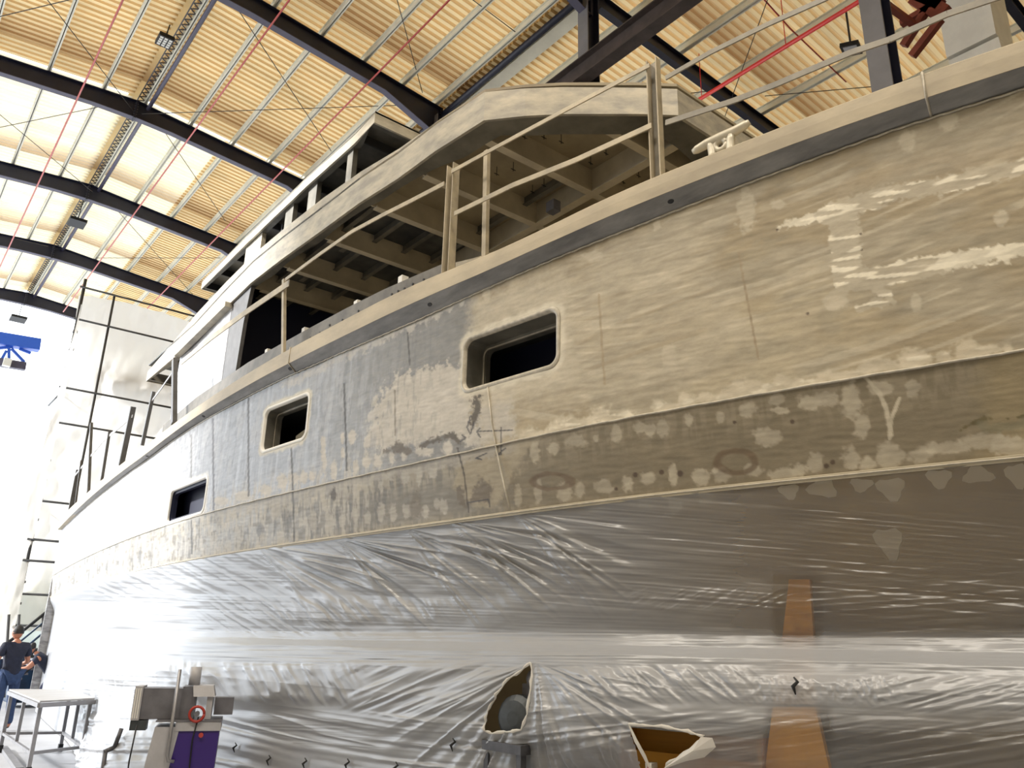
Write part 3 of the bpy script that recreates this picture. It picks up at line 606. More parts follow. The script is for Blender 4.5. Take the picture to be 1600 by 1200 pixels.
# ------------------------------------------------------------------ superstructure
ZO = 3.6 * K; ZF = 3.87 * K
fpx = [(228, 596), (262, 567), (300, 535), (345, 488), (392, 442), (440, 405), (500, 362), (560, 318), (620, 280), (680, 236), (756, 188), (820, 181), (880, 178), (1000, 178), (1060, 180)]
fp = [onz(*p, ZO)[:2] for p in fpx]
endx = fp[-1]
outl = [tuple(p) for p in fp]
mirr = [(mir(x), y) for x, y in outl[::-1] if mir(x) > endx[0] + .2]
OUT = outl + mirr
def ftop(y): return float(np.interp(y, [4.2, 5, 5.8, 6.7, 7.8, 9.7, 12.5, 13.9, 15.15], [4.78, 4.81, 4.84, 4.89, 4.95, 4.94, 5.0, 4.81, 4.69]))
def loopstrip(pts, z0, z1, t=.03):
    m = MB(); n = len(pts); cx, cy = np.mean([p[0] for p in pts]), np.mean([p[1] for p in pts]); ins = []
    for i, p in enumerate(pts):
        a = np.array(pts[(i - 1) % n]); b = np.array(pts[(i + 1) % n]); d = b - a; d /= np.linalg.norm(d); nr = np.array([-d[1], d[0]])
        if nr @ (np.array([cx, cy]) - np.array(p)) < 0: nr = -nr
        ins.append((p[0] + nr[0] * t, p[1] + nr[1] * t))
    zf = z1 if callable(z1) else (lambda y: z1)
    rings = [[(*p, z0), (*p, zf(p[1])), (*q_, zf(p[1])), (*q_, z0)] for p, q_ in zip(pts, ins)]
    rings.append(rings[0]); m.sweep(rings, cap=False); return m, ins
OH = loopstrip(OUT, ZO, ftop)[0].build('overhang_fascia', M['fascia'], YACHT, label='filler-streaked band round the deckhouse overhang')
# soffit ring with scalloped inner edge
_, ins = loopstrip(OUT, 0, 1, .32 * K)
ins = [(a[0] + (b[0] - a[0]) * w_, a[1] + (b[1] - a[1]) * w_) for a, b in zip(OUT, ins) for w_ in [float(np.interp(a[1], [4.6, 6.5], [1, .35]))]]
m = MB(); vs = []; 
def dens(pts, k=6):
    out = []
    for a, b in zip(pts[:-1], pts[1:]):
        for j in range(k): out.append((a[0] + (b[0] - a[0]) * j / k, a[1] + (b[1] - a[1]) * j / k))
    return out + [pts[-1]]
oo = dens(OUT + [OUT[0]], 8); ii = dens(ins + [ins[0]], 8)
rings = []
for (a, b) in zip(oo, ii):
    f = 1 - .22 * abs(math.sin(a[1] * 2.6 + a[0] * 2.2))
    b = (a[0] + (b[0] - a[0]) * f, a[1] + (b[1] - a[1]) * f); rings.append([(*a, ZO + .012), (*b, ZO + .012)])
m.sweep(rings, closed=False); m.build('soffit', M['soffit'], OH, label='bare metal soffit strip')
def clipy(poly, y0, above):
    out = []
    for i, p in enumerate(poly):
        q_ = poly[(i + 1) % len(poly)]; ip = (p[1] >= y0) == above; iq = (q_[1] >= y0) == above
        if ip: out.append(p)
        if ip != iq: t_ = (y0 - p[1]) / (q_[1] - p[1]); out.append((p[0] + (q_[0] - p[0]) * t_, y0))
    return out
ysp = 5.55 * K
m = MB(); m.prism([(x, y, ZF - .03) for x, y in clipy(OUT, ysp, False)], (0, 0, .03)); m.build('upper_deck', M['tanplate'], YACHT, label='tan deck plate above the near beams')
m = MB(); m.prism([(x, y, ZF - .03) for x, y in clipy(OUT, ysp, True)], (0, 0, .03)); m.build('upper_deck', M['deckdark'], YACHT, label='deck plate above the far beams, shade put into its colour')  # far half darkened to stand for shade under the overhang
# transverse beams, girders, stiffeners
def xleft(y):
    ys = [p[1] for p in fp][::-1]; xs = [p[0] for p in fp][::-1]; return float(np.interp(y, ys, xs))
beamy = [v * K for v in (3.45, 4.14, 4.85, 5.55, 6.37, 7.2, 7.9, 8.6, 9.4, 10.2, 11.0)]
for y in beamy:
    m = MB(); x0 = xleft(y) + .05; x1 = mir(x0)
    m.box(x0, x1, y - .008, y + .008, ZO + .03, ZF - .03); m.box(x0 + .15, x1 - .15, y - .045, y + .045, ZO + .016, ZO + .035)
    m.build('deck_beam', M['tanbeam'], YACHT)
for x in (5.2, 6.9):
    m = MB(); y1 = 9.8 if x < 6 else 13.5
    m.box(x - .01, x + .01, endx[1] + .1, y1, ZO + .02, ZF - .03); m.box(x - .05, x + .05, endx[1] + .1, y1, ZO + .014, ZO + .032); m.build('deck_girder', M['tanbeam'], YACHT)
k = 0
for x in np.arange(3.75, 8.6, .42):
    y0 = 5.6 * K if x < 5 else 4.2 * K
    MB().box(x - .006, x + .006, y0, 13.6, ZF - .13, ZF - .03).box(x - .03, x + .03, y0, 13.6, ZF - .135, ZF - .125).build('deck_stiffener', M['soffit'], YACHT)
pin = None
for px, py in [(776, 272), (877, 222), (947, 240), (923, 255), (780, 320), (850, 290), (832, 300), (802, 265), (998, 275), (974, 285), (850, 215), (820, 215), (930, 330), (972, 310)]:
    p = onz(px, py, ZF - .12); MB().tube([p + [0, 0, .1], p + [0, 0, -.02]], .004, 5).bar(p + [0.03, 0, 0], p + [-.03, 0, 0], .006, .006).build('hanger_pin', M['black'], YACHT)
MB().box(4.95, 5.05, 5.5, 5.62, ZO - .1, ZO + .02).build('junction_box', M['darkcase'], YACHT)
# front frame hanging at the near end of the overhang
# lower deckhouse
dwy0, dwy1 = 8.0 * K * .985, 10.75 * K
m = MB(); pts = [(xleft(y) + .03, y) for y in np.linspace(onz(384, 480, ZO)[1], onz(283, 553, ZO)[1], 9)]
m.sweep([[(x, y, zd), (x, y, ZO + .01), (x + .03, y, ZO + .01), (x + .03, y, zd)] for x, y in pts]); m.build('deckhouse_side', M['whitepanel'], YACHT, label='bright ground-metal side panel of deckhouse')
ya = pts[0][1]; yb = pts[-1][1]
MB().bar((pts[0][0] - .05, ya, ZO - .03), (pts[-1][0] - .05, yb, ZO - .03), .10, .07).build('panel_top_bar', M['fascia'], YACHT)
m = MB(); xq = xleft(ya - .35)
m.prism([(xq + .05, ya, zd), (xq + .05, ya, ZO), (xq + .02, ya - .75, ZO), (xq + .05, ya - .55, ZO - .45), (xq + .05, ya - .42, zd)], (.05, 0, 0)); m.build('deckhouse_pillar', M['postdark'], YACHT, label='grey flared pillar at the end of the side panel')
MB().box(xq - .02, xq + .12, ya + .02, ya + .25, zd + .1, zd + .6).build('locker', M['darkcase'], YACHT)
# interior bulkheads
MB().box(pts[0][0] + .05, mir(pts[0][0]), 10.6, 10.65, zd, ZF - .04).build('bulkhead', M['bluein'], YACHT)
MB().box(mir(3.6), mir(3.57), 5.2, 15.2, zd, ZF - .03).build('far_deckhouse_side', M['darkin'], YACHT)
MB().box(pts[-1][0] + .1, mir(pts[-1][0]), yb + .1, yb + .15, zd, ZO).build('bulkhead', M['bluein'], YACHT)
# far end overhang soffit + lattice
# upper house
Z2 = 5.0 * K; Z2T = Z2 + .17
u0 = [onz(*p, Z2)[:2] for p in [(314, 452), (384, 382), (478, 292), (554, 224), (585, 191)]]
yf = u0[-1][1]
UO = [tuple(p) for p in u0] + [(mir(u0[-1][0]), yf)] + [(mir(p[0]), p[1]) for p in u0[:-1][::-1]]
UO[len(u0)] = (mir(u0[-1][0]), yf)
loopstrip(UO, Z2, Z2T, .03)[0].build('roof_fascia', M['fascialight'], YACHT, label='pale edge band of the top roof')
m = MB(); m.prism([(x, y, Z2T - .03) for x, y in UO], (0, 0, .025)); m.build('top_roof', M['soffit'], YACHT)
_, ui = loopstrip(UO, 0, 1, .12)
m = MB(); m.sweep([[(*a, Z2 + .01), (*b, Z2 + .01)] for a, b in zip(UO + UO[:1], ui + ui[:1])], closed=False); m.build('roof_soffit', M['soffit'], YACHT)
for y in np.arange(yf + .5, u0[0][1], .75):
    MB().box(u0[2][0] + .08, mir(u0[2][0]), y - .01, y + .01, Z2 + .02, Z2T - .03).build('roof_beam', M['darkin'], YACHT)
ux = u0[2][0] + .09
# window mullions of the upper house, corner panel
def mull(px0, px1, pym, mt='fascia', nm='window_post'):
    a = onx(px0, pym, ux); b = onx(px1, pym, ux); y0, y1 = sorted((a[1], b[1])); MB().box(ux - .02, ux + .05, y0, y1, ZF - .05, Z2 + .02).build(nm, M[mt], YACHT)
mull(545, 553, 250, 'soffit'); mull(484, 496, 305, 'soffit'); mull(447, 458, 345, 'soffit'); mull(387, 409, 385, 'fascialight', 'corner_panel')
MB().box(ux, ux + .04, yf + .3, u0[0][1] - 1.2, ZF, ZF + .45).build('upper_house_side', M['fascia'], YACHT)
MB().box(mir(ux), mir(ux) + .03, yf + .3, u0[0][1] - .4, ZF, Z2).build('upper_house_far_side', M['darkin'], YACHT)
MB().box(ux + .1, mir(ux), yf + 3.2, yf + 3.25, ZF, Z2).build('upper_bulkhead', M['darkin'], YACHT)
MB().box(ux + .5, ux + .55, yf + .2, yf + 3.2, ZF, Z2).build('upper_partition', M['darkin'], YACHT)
# ------------------------------------------------------------------ masking film
FILM = thing('masking_film', 'translucent plastic masking film draped over the lower hull, creased and torn', 'plastic sheet', (*plan(3, 0), -1.6))
FILM['label'] = 'clear plastic film draped and creased over the lower hull'
fpxs = np.concatenate([np.arange(1640, 104, -1.9)])
fs_ = np.array([hit(p, 700 if p > 800 else 700 + (800 - p) * .25, 0)[0] for p in fpxs]); fs_ = np.unique(np.round(np.concatenate([[-3, -2, -1.2, -.7, -.4], fs_[fs_ > -.35], [SEND - .02]]), 5))
zt_ = ZC2 - .012; zrow = np.concatenate([np.linspace(zt_, -.75, 400), np.linspace(-.75, -1.585, 70)[1:]])
S2 = np.repeat(fs_[:, None], len(zrow), 1); Z2g = np.repeat(zrow[None], len(fs_), 0)
zk = np.array([-1.6, -1.2, -.8, -.55, -.42, -.33, -.22, -.1, -.02, .02, .08, .25, .5, .66]) * K
# keep the flatter profile below eye level in absolute metres
off = np.interp(Z2g / K, np.array([-1.28, -1.0, -.72, -.56, -.46, -.40, -.26, -.12, -.03, .01, .06, .25, .5, .66]),
                np.array([.10, .06, .03, .02, .03, .055, .075, .05, .01, -.045, -.075, -.08, -.06, -.028])) * K * 1.0
offR = np.interp(Z2g / K, [-1.28, .66], [0, 0]) + off
P0x, P0y = plan(S2, off)
PX2, PY2 = proj(P0x, P0y, Z2g)
# flare on to the floor toward the far end
fl = sst(3.2, 9, S2) * sst(-.15, -1.6, Z2g)
fl = fl * (1 - sst(9, 12.5, S2))
offR = offR + fl * (.38 + .10 * np.sin(S2 * 1.7)) + sst(.0, -1.5, Z2g) * .12 * (1 - sst(3, 6, S2))
wf_ = sst(9, 15, S2) * sst(.62 * K, .35 * K, Z2g); offR = offR * (1 - wf_) - .17 * wf_
R_ = np.hypot(P0x, P0y); pix = np.minimum(R_ / F, .0125) * (1 - .75 * sst(12, 18, S2))
def wr(theta, Lc, La, seed, sharp=1.6, x0=0, y0=0, warp=0):
    th = np.radians(theta); c, s = np.cos(th), np.sin(th)
    u = (PX2 * c + PY2 * s); v = (-PX2 * s + PY2 * c)
    if warp is not 0: v = v + warp
    n = vnoise(u / La, v / Lc, seed) * .65 + vnoise(u / La * 1.9, v / Lc * 2.1, seed + 5) * .35
    r = 1 - abs(2 * n - 1); return (r ** sharp) * Lc
def wr2(f, u, Lc, La, seed, sharp=1.6):
    n = vnoise(u / La, f / Lc, seed) * .65 + vnoise(u / La * 1.9, f / Lc * 2.1, seed + 5) * .35
    return ((1 - abs(2 * n - 1)) ** sharp) * Lc
def win(x0, x1, y0, y1, sx=40, sy=14):
    return sst(x0 - sx, x0 + sx, PX2) * (1 - sst(x1 - sx, x1 + sx, PX2)) * sst(y0 - sy, y0 + sy, PY2) * (1 - sst(y1 - sy, y1 + sy, PY2))
bigw = (fbm(PX2 / 130, PY2 / 60, 99) - .5)
Wd = np.zeros_like(PX2)
Wd += wr(2 + 0 * PX2, 5, 240, 1) * .16 * (1 - win(280, 800, 1040, 1120)) 
# long fans from the chine
fan = PY2 - (np.clip(900 - PX2, 0, 700) * 0)
for (ax_, ay_) in [(400, 852), (625, 822), (800, 800), (520, 838), (700, 812)]:
    dx = PX2 - ax_; dy = PY2 - ay_; an = np.degrees(np.arctan2(dy, dx)); rr = np.hypot(dx, dy)
    g = sst(2, 12, an) * (1 - sst(38, 62, an)) * (1 - sst(110, 260, rr)) * sst(0, 15, rr) * (dx > 0)
    n = vnoise(an / 3.2, rr / 160, int(ax_)); Wd += ((1 - abs(2 * n - 1)) ** 1.5) * 8 * g * np.clip(rr / 70, .25, 1.3)
Wd += wr(28, 9, 150, 2) * .35 * win(150, 620, 850, 930) + wr(5, 8, 380, 3) * .30 * win(800, 1700, 770, 960) + wr(-4, 10, 420, 4) * .22 * win(1250, 1800, 880, 990)
Wd += wr(52, 10, 60, 6) * .50 * win(430, 700, 938, 972, 60, 8) + wr(35, 9, 70, 7) * .40 * win(330, 560, 930, 990, 50, 10) + wr(-28, 8, 40, 8) * .25 * win(980, 1250, 920, 950, 40, 8)
Wd += wr(0, 6, 300, 9) * .22 * win(300, 1800, 985, 1045, 60, 8)
Wd += wr(60, 13, 70, 10, 1.2) * .60 * win(270, 560, 1040, 1095, 40, 10) + wr(-24, 12, 130, 12) * .50 * win(560, 760, 1040, 1112, 40, 10)
dx = PX2 - 838; dy = PY2 - 1034; an = np.degrees(np.arctan2(dy, dx)); rr = np.hypot(dx, dy)
nf = vnoise(an / 4.5, rr / 200, 61); Wd += ((1 - abs(2 * nf - 1)) ** 1.4) * 11 * sst(5, 20, an) * (1 - sst(85, 92, an)) * (1 - sst(120, 280, rr)) * np.clip(rr / 60, .2, 1.2) * .8
Wd += ((1 - abs(2 * vnoise(an / 4, rr / 200, 62) - 1)) ** 1.4) * 11 * sst(92, 100, an) * (1 - sst(158, 172, an)) * (1 - sst(160, 300, rr)) * np.clip(rr / 60, .2, 1.2) * .6
Wd += wr(42, 12, 90, 13) * .55 * win(900, 1170, 1045, 1095, 40, 10) + wr(65, 9, 16, 14, 1.1) * .5 * win(1170, 1400, 1060, 1098, 40, 8) + wr(-14, 10, 120, 15) * .4 * win(1380, 1800, 1060, 1110, 60, 10)
Wd += wr2(PY2 - 1100 - np.clip(PX2 - 340, 0, 500) * .30 + (np.clip(PX2 - 340, 0, 500) ** 2) * .00028, PX2, 13, 260, 16) * .55 * win(120, 800, 1118, 1260, 40, 10)
Wd += wr(70, 11, 120, 17) * .5 * win(90, 330, 1040, 1200, 30, 20) + wr(-9, 10, 260, 18) * .32 * win(1150, 1800, 1120, 1300, 50, 10) + wr(-7, 12, 160, 19) * .35 * win(800, 1180, 1105, 1180, 30, 10)
Wd += wr(70, 10, 40, 20, 1.1) * .8 * win(890, 1010, 1140, 1195, 14, 8)
Dm = Wd * pix * .75 + bigw * pix * 9
xx, yy = plan(S2, offR + Dm)
# how clear the film is
clear = .16 + .42 * sst(800, 1350, PX2) * (1 - win(0, 1800, 1000, 1110, 10, 18)) 
clear = clear + .26 * win(750, 1800, 700, 990, 160, 15)
clear = clear + .28 * win(1212, 1282, 900, 1010, 8, 6) + .25 * win(1200, 1300, 1104, 1260, 8, 6)
crv = 1100 + np.clip(PX2 - 330, 0, 400) * .26
clear = np.where(PX2 < 900, clear + .22 * sst(crv + 40, crv + 52, PY2 + bigw * 20), clear)
clear = clear + .25 * win(820, 1000, 1145, 1260, 40, 6) + .2 * win(1100, 1800, 1140, 1300, 50, 10)
clear = np.clip(clear - Wd * .012, .05, .85)
HOLE1 = [(832, 1036), (812, 1050), (795, 1062), (780, 1085), (768, 1105), (765, 1125), (768, 1140), (775, 1145), (800, 1143), (824, 1140), (830, 1115), (832, 1075)]
HOLE2 = [(990, 1131), (1040, 1134), (1080, 1142), (1105, 1150), (1096, 1160), (1070, 1180), (1050, 1192), (1040, 1230), (1012, 1230), (1008, 1190), (998, 1160)]
hcx, hcy = (PX2[1:, 1:] + PX2[:-1, :-1]) / 2, (PY2[1:, 1:] + PY2[:-1, :-1]) / 2
film = gridmesh('film_sheet', np.stack([xx, yy, Z2g], -1), M['film'], FILM, inpoly(hcx, hcy, HOLE1) | inpoly(hcx, hcy, HOLE2), {'clear': clear})
def film_at(px, py, extra=0):
    d = np.hypot(PX2 - px, PY2 - py); i = np.unravel_index(np.argmin(d), d.shape); p = np.array([xx[i], yy[i], Z2g[i]]); n = np.array(HN[np.searchsorted(HS, S2[i])]); p[:2] += n * extra; return p
def hem(poly, r=.007):
    p = [film_at(a, b, .004) for (a, b) in dens(list(poly) + [poly[0]], 4)]; m = MB(); m.tube(p, [r * (1 + .5 * math.sin(i * 1.7)) for i in range(len(p))], 6, False); return m.build('torn_edge', M['tarp'], FILM, smooth=True)
hem(HOLE1); hem(HOLE2[:-3])
# ragged flap at the right of the lower tear
fa = [(1104, 1150), (1120, 1152), (1126, 1166), (1108, 1182), (1080, 1188), (1046, 1200), (1096, 1160)]
m = MB(); a = [film_at(*p, .02) for p in fa]; cen = sum(a) / len(a); cen[0] -= .03; m.add(a + [cen], [(i, (i + 1) % len(a), len(a)) for i in range(len(a))]); m.build('torn_flap', M['tarp'], FILM)
for px, py in [(387, 1165), (440, 1185), (497, 1190), (560, 1192), (637, 1196), (722, 1162), (1245, 1070)]:
    p = film_at(px, py, .02); m = MB(); m.tube([p + [0, 0, .035], p + [.012, -.01, .015], p + [-.012, .0, -.005], p + [.004, 0, -.04]], [.004, .008, .01, .003], 6); m.build('tie_knot', M['black'], FILM, smooth=True)
# hanging curtain at the far end
m = MB(); cu = []
for i in range(30):
    t = i / 29; px = 84 + 30 * t; col_ = []
    for j in range(14):
        v = j / 13; py = 900 + (1055 - 900) * v; w_ = 1 - .45 * v
        p = ony(px * w_ + 112 * (1 - w_) - 6 * v, py, 20.6 + .12 * math.sin(i * 1.1 + v)); col_.append(tuple(p))
    cu.append(col_)
m.sweep(cu, closed=False); cf = m.build('hanging_curtain', M['tarp'], FILM, smooth=True)
# ------------------------------------------------------------------ things behind / under the film
def lathe(pts, c, ax, n=20):
    m = MB(); ax = np.array(ax, float) / np.linalg.norm(ax); u = np.cross(ax, [0, 0, 1.]); u = u / np.linalg.norm(u) if np.linalg.norm(u) > .01 else np.array([1., 0, 0]); w = np.cross(ax, u); c = np.array(c, float)
    m.sweep([[c + ax * h + (u * math.cos(t) + w * math.sin(t)) * r for t in np.linspace(0, 2 * math.pi, n + 1)[:-1]] for r, h in pts]); return m
pm = film_at(798, 1122, -.2)
t = thing('electric_motor', 'dark electric motor seen through the upright tear in the film', 'motor', (pm[0], pm[1], -1.6))
lathe([(.11, -.16), (.13, -.14), (.13, .12), (.10, .15), (.04, .16)], pm + [0, 0, .0], (-1, -.3, 0)).build('motor_body', M['motor'], t, smooth=False)
lathe([(.05, -.02), (.05, .03), (.02, .05)], pm + [-.04, -.12, .22], (-1, -.2, 0)).build('pulley', M['darkcase'], t)
MB().box(pm[0] - .06, pm[0] + .05, pm[1] - .1, pm[1] - .02, pm[2] + .10, pm[2] + .19).build('terminal_box', M['darkcase'], t)
MB().box(pm[0] - .2, pm[0] + .2, pm[1] - .18, pm[1] + .18, pm[2] - .18, pm[2] - .13).build('base_plate', M['grime'], t)
for sx in (-1, 1):
    for sy in (-1, 1): MB().box(pm[0] + sx * .17 - .02, pm[0] + sx * .17 + .02, pm[1] + sy * .15 - .02, pm[1] + sy * .15 + .02, -1.6, pm[2] - .18).build('leg', M['grime'], t)
pb = film_at(1045, 1165, -.10)
t = thing('timber_crate', 'yellow plywood crate showing through the lower tear in the film', 'crate', (pb[0] + .2, pb[1], -1.6))
tgx = np.array([-HN[np.argmin(abs(HP[:, 1] - pb[1]))][1], HN[np.argmin(abs(HP[:, 1] - pb[1]))][0], 0]); nrm = np.array([*HN[np.argmin(abs(HP[:, 1] - pb[1]))], 0])
cb = pb - nrm * .12; zb0 = film_at(1045, 1138)[2]
def cbox(a0, a1, n0, n1, z0, z1): return MB().obox(np.array([*(cb + tgx * (a0 + a1) / 2 + nrm * (n0 + n1) / 2)[:2], (z0 + z1) / 2]), tgx, nrm, (0, 0, 1), abs(a1 - a0) / 2, abs(n1 - n0) / 2, (z1 - z0) / 2)
cbox(-.38, .38, -.16, -.14, -1.6, zb0 - .03).build('back_board', M['yellow'], t); zf_ = film_at(1045, 1186)[2]; fb_ = cbox(-.38, .38, -.06, -.04, -1.6, zf_).build('front_board', M['yellow'], t); lp_ = film_at(1017, 1196, -.055); MB().obox(lp_, tgx, nrm, (0, 0, 1), .018, .03, .014).build('paper_label', M['white'], fb_); MB().obox(lp_ + nrm * .031, tgx, nrm, (0, 0, 1), .004, .002, .012).build('red_mark', M['redpipe'], fb_); cbox(-.4, .4, -.4, .02, zb0 - .03, zb0 - .01).build('lid', M['timber'], t); cbox(.38, .4, -.38, 0, -1.6, zb0 - .03).build('side_board', M['yellow'], t); cbox(-.4, -.38, -.38, 0, -1.6, zb0 - .03).build('side_board', M['yellow'], t)
oS = -.19; sO = hit(1245, 1050, oS)[0]; po = hp(sO, oS, 0)
t = thing('hull_stand', 'orange hull stand glowing through the film at the right', 'stand', (po[0], po[1], -1.6))
n_ = np.array([*HN[np.searchsorted(HS, sO)], 0]); hq = lambda a, b: hitp(a, b, oS)
MB().prism([hq(1236, 906), hq(1268, 906), hq(1275, 1010), hq(1278, 1100), hq(1212, 1100), hq(1224, 1010)], n_ * .03).build('upright', M['orange'], t)
q9 = lambda v: np.array([v[0], v[1], -1.6])
MB().prism([hq(1212, 1104), hq(1278, 1104), hq(1300, 1200), q9(hq(1330, 1200)), q9(hq(1180, 1200)), hq(1200, 1200)], n_ * .04).build('base', M['orange'], t)
# ------------------------------------------------------------------ bench saw machine
mp_ = onz(275, 1128, -.63); AX = np.array([.93, -.37, 0]); AY = np.array([.37, .93, 0])
t = thing('cutoff_saw', 'bench saw with grey head, red handwheel and purple cabinet beside the film', 'machine', (mp_[0], mp_[1], -1.6))
def mq(a, b, z):
    g = .74; return mp_ * [1, 1, 0] + AX * a * g + AY * b * g + [0, 0, -.63 + (z + .63) * g if z > -1.3 else z]
def mbx(a0, a1, b0, b1, z0, z1): return MB().obox(mq((a0 + a1) / 2, (b0 + b1) / 2, (z0 + z1) / 2), AX, AY, (0, 0, 1), (a1 - a0) / 2 * .74, (b1 - b0) / 2 * .74, (z1 - z0) / 2 * .74)
MB().sweep([[mq(-.02, 0, -1.6) + AX * -.14, mq(.42, 0, -1.6), mq(.42, .5, -1.6), mq(-.16, .5, -1.6)], [mq(.04, 0, -.72), mq(.45, 0, -.72), mq(.45, .5, -.72), mq(.04, .5, -.72)]]).build('cabinet', M['purple'], t, label='dark purple cabinet')
MB().sweep([[mq(-.36, -.01, -1.6), mq(-.12, -.01, -1.6), mq(-.12, .45, -1.6), mq(-.36, .45, -1.6)], [mq(-.20, -.01, -.68), mq(.045, -.01, -.68), mq(.045, .45, -.68), mq(-.20, .45, -.68)]]).build('side_casing', M['greyplastic'], t, label='pale grey sloping side casing')
mbx(.0, .46, -.015, .52, -.72, -.63).build('top_band', M['greyplastic'], t)
mbx(-.2, .46, -.02, .53, -.63, -.615).build('table_plate', M['darkcase'], t)
mbx(-.38, .02, .1, .42, -.61, -.30).build('motor_housing', M['darkcase'], t, label='long grey motor housing')
vent = mbx(-.46, -.38, .08, .44, -.62, -.28).build('vent_cover', M['greyplastic'], t)
for i in range(4): mbx(-.465, -.46, .11 + i * .08, .15 + i * .08, -.58, -.31).build('vent_slot', M['darkcase'], vent)
for i in range(3): mbx(-.45 + i * .022, -.44 + i * .022, .074, .08, -.6, -.3).build('vent_slot', M['white'], vent)
mbx(.02, .16, .08, .44, -.61, -.28).build('saw_body', M['darkcase'], t)
MB().sweep([[mq(.14, .02, -.38), mq(.36, .02, -.38), mq(.36, .4, -.38), mq(.14, .4, -.38)], [mq(.12, .06, -.27), mq(.33, .06, -.27), mq(.33, .38, -.27), mq(.12, .38, -.27)]]).build('blade_guard', M['greyplastic'], t)
mbx(.28, .34, .05, .4, -.61, -.38).build('guard_arm', M['greyplastic'], t); mbx(.36, .56, .25, .4, -.58, -.40).build('vice_block', M['darkcase'], t)
lathe([(.045, 0), (.045, .14)], mq(.12, .2, -.27), (0, 0, 1)).build('hopper', M['greyplastic'], t, smooth=True)
hw = mq(.2, -.04, -.55); MB().tube([hw + AX * math.cos(a) * .055 + np.array([0, 0, math.sin(a) * .055]) for a in np.linspace(0, 2 * math.pi, 21)], .011, 8).build('handwheel', M['redpaint'], t, smooth=True, label='red handwheel')
lathe([(.02, -.02), (.02, .06)], hw, AY).build('wheel_hub', M['darkcase'], t)
MB().tube([mq(-.03, -.06, -.10), mq(-.035, -.06, -.95), mq(-.02, -.06, -1.0), mq(.04, -.05, -1.01)], .014, 8).build('lift_handle', M['alu'], t, smooth=True, label='long bent steel lever')
lathe([(.018, 0), (.018, .01)], mq(.27, -.02, -.76), -AY).build('stop_button', M['redpipe'], t)
MB().tube([mq(.22, -.03, -.58), mq(.19, -.03, -.8), mq(.2, -.03, -1.2), mq(.18, -.03, -1.58)], .006, 6).build('cable', M['black'], t, smooth=True)
MB().tube([mq(-.38, .0, -.66), mq(-.4, -.0, -1.0), mq(-.39, .0, -1.58)], .006, 6).build('cable', M['black'], t, smooth=True)
mbx(-.46, -.3, .1, .3, -.72, -.62).build('bracket', M['motor'], t)
# dark stand and brown carton left of it
pj = onz(182, 1262, -1.6)
fl_ = lambda v: np.array([v[0], v[1], -1.6])
t = thing('roller_stand', 'dark bent-tube roller stand on the floor left of the saw', 'stand', (pj[0], pj[1], -1.6))
for (a, b) in [((190, 1138), (178, 1170)), ((178, 1168), (162, 1175)), ((165, 1172), (152, 1262)), ((185, 1172), (166, 1262))]:
    MB().tube([ony(*a, pj[1]), ony(*b, pj[1]) if b[1] < 1200 else fl_(ony(*b, pj[1]))], .022, 8).build('tube', M['grime'], t, smooth=True)
MB().prism([ony(*p, pj[1] + .1) for p in [(176, 1190), (205, 1174), (212, 1182), (206, 1258), (172, 1258)]], (0, .3, 0)).build('cardboard_carton', M['brown'], None, label='brown box on the floor between stand and saw', cat='box')
# ------------------------------------------------------------------ workbench
zt = -.78
A, B_, C_, D_ = onz(62, 1098, zt), onz(148, 1093, zt), onz(112, 1079, zt), onz(14, 1079, zt)
t = thing('work_table', 'metal-framed work table with plank top on the floor at lower left', 'table', ((A[0] + C_[0]) / 2, (A[1] + C_[1]) / 2, -1.6))
MB().prism([A, B_, C_, D_], (0, 0, .02)).build('tabletop', M['timber'], t)
m = MB()
for a, b in ((A, B_), (B_, C_), (C_, D_), (D_, A)): m.bar(a - [0, 0, .03], b - [0, 0, .03], .04, .05)
m.build('top_frame', M['alu'], t)
dn = lambda p, z: np.array([p[0], p[1], z])
lg = [A * .96 + C_ * .04, B_ * .96 + D_ * .04, C_ * .96 + A * .04, D_ * .96 + B_ * .04]
for i, p in enumerate(lg):
    lo = MB().bar(dn(p, zt - .05), dn(p, -1.52), .045, .045, (0, 1, 0)).build('leg', M['alu'], t); MB().bar(dn(p, -1.5), dn(p, -1.6), .06, .06, (0, 1, 0)).build('foot', M['black'], lo)
for a, b in ((0, 1), (1, 2), (2, 3), (3, 0)): MB().bar(dn(lg[a], -1.35), dn(lg[b], -1.35), .035, .035).build('stretcher', M['alu'], t)
mm = (lg[0] + lg[3]) / 2; MB().bar(dn(mm, zt - .05), dn(mm, -1.35), .04, .04, (0, 1, 0)).build('leg', M['alu'], t)
mm = (lg[1] + lg[2]) / 2; MB().bar(dn(mm, zt - .05), dn(mm, -1.35), .04, .04, (0, 1, 0)).build('leg', M['alu'], t)
pa = onz(12, 1137, -1.3); pc = onz(38, 1165, -1.3); MB().bar(pa, pc, .09, .05).build('metal_rail', M['alu'], None, label='loose pale metal bar lying by the table', cat='bar')
bpy.data.objects['metal_rail'].location.z = .005 + .0
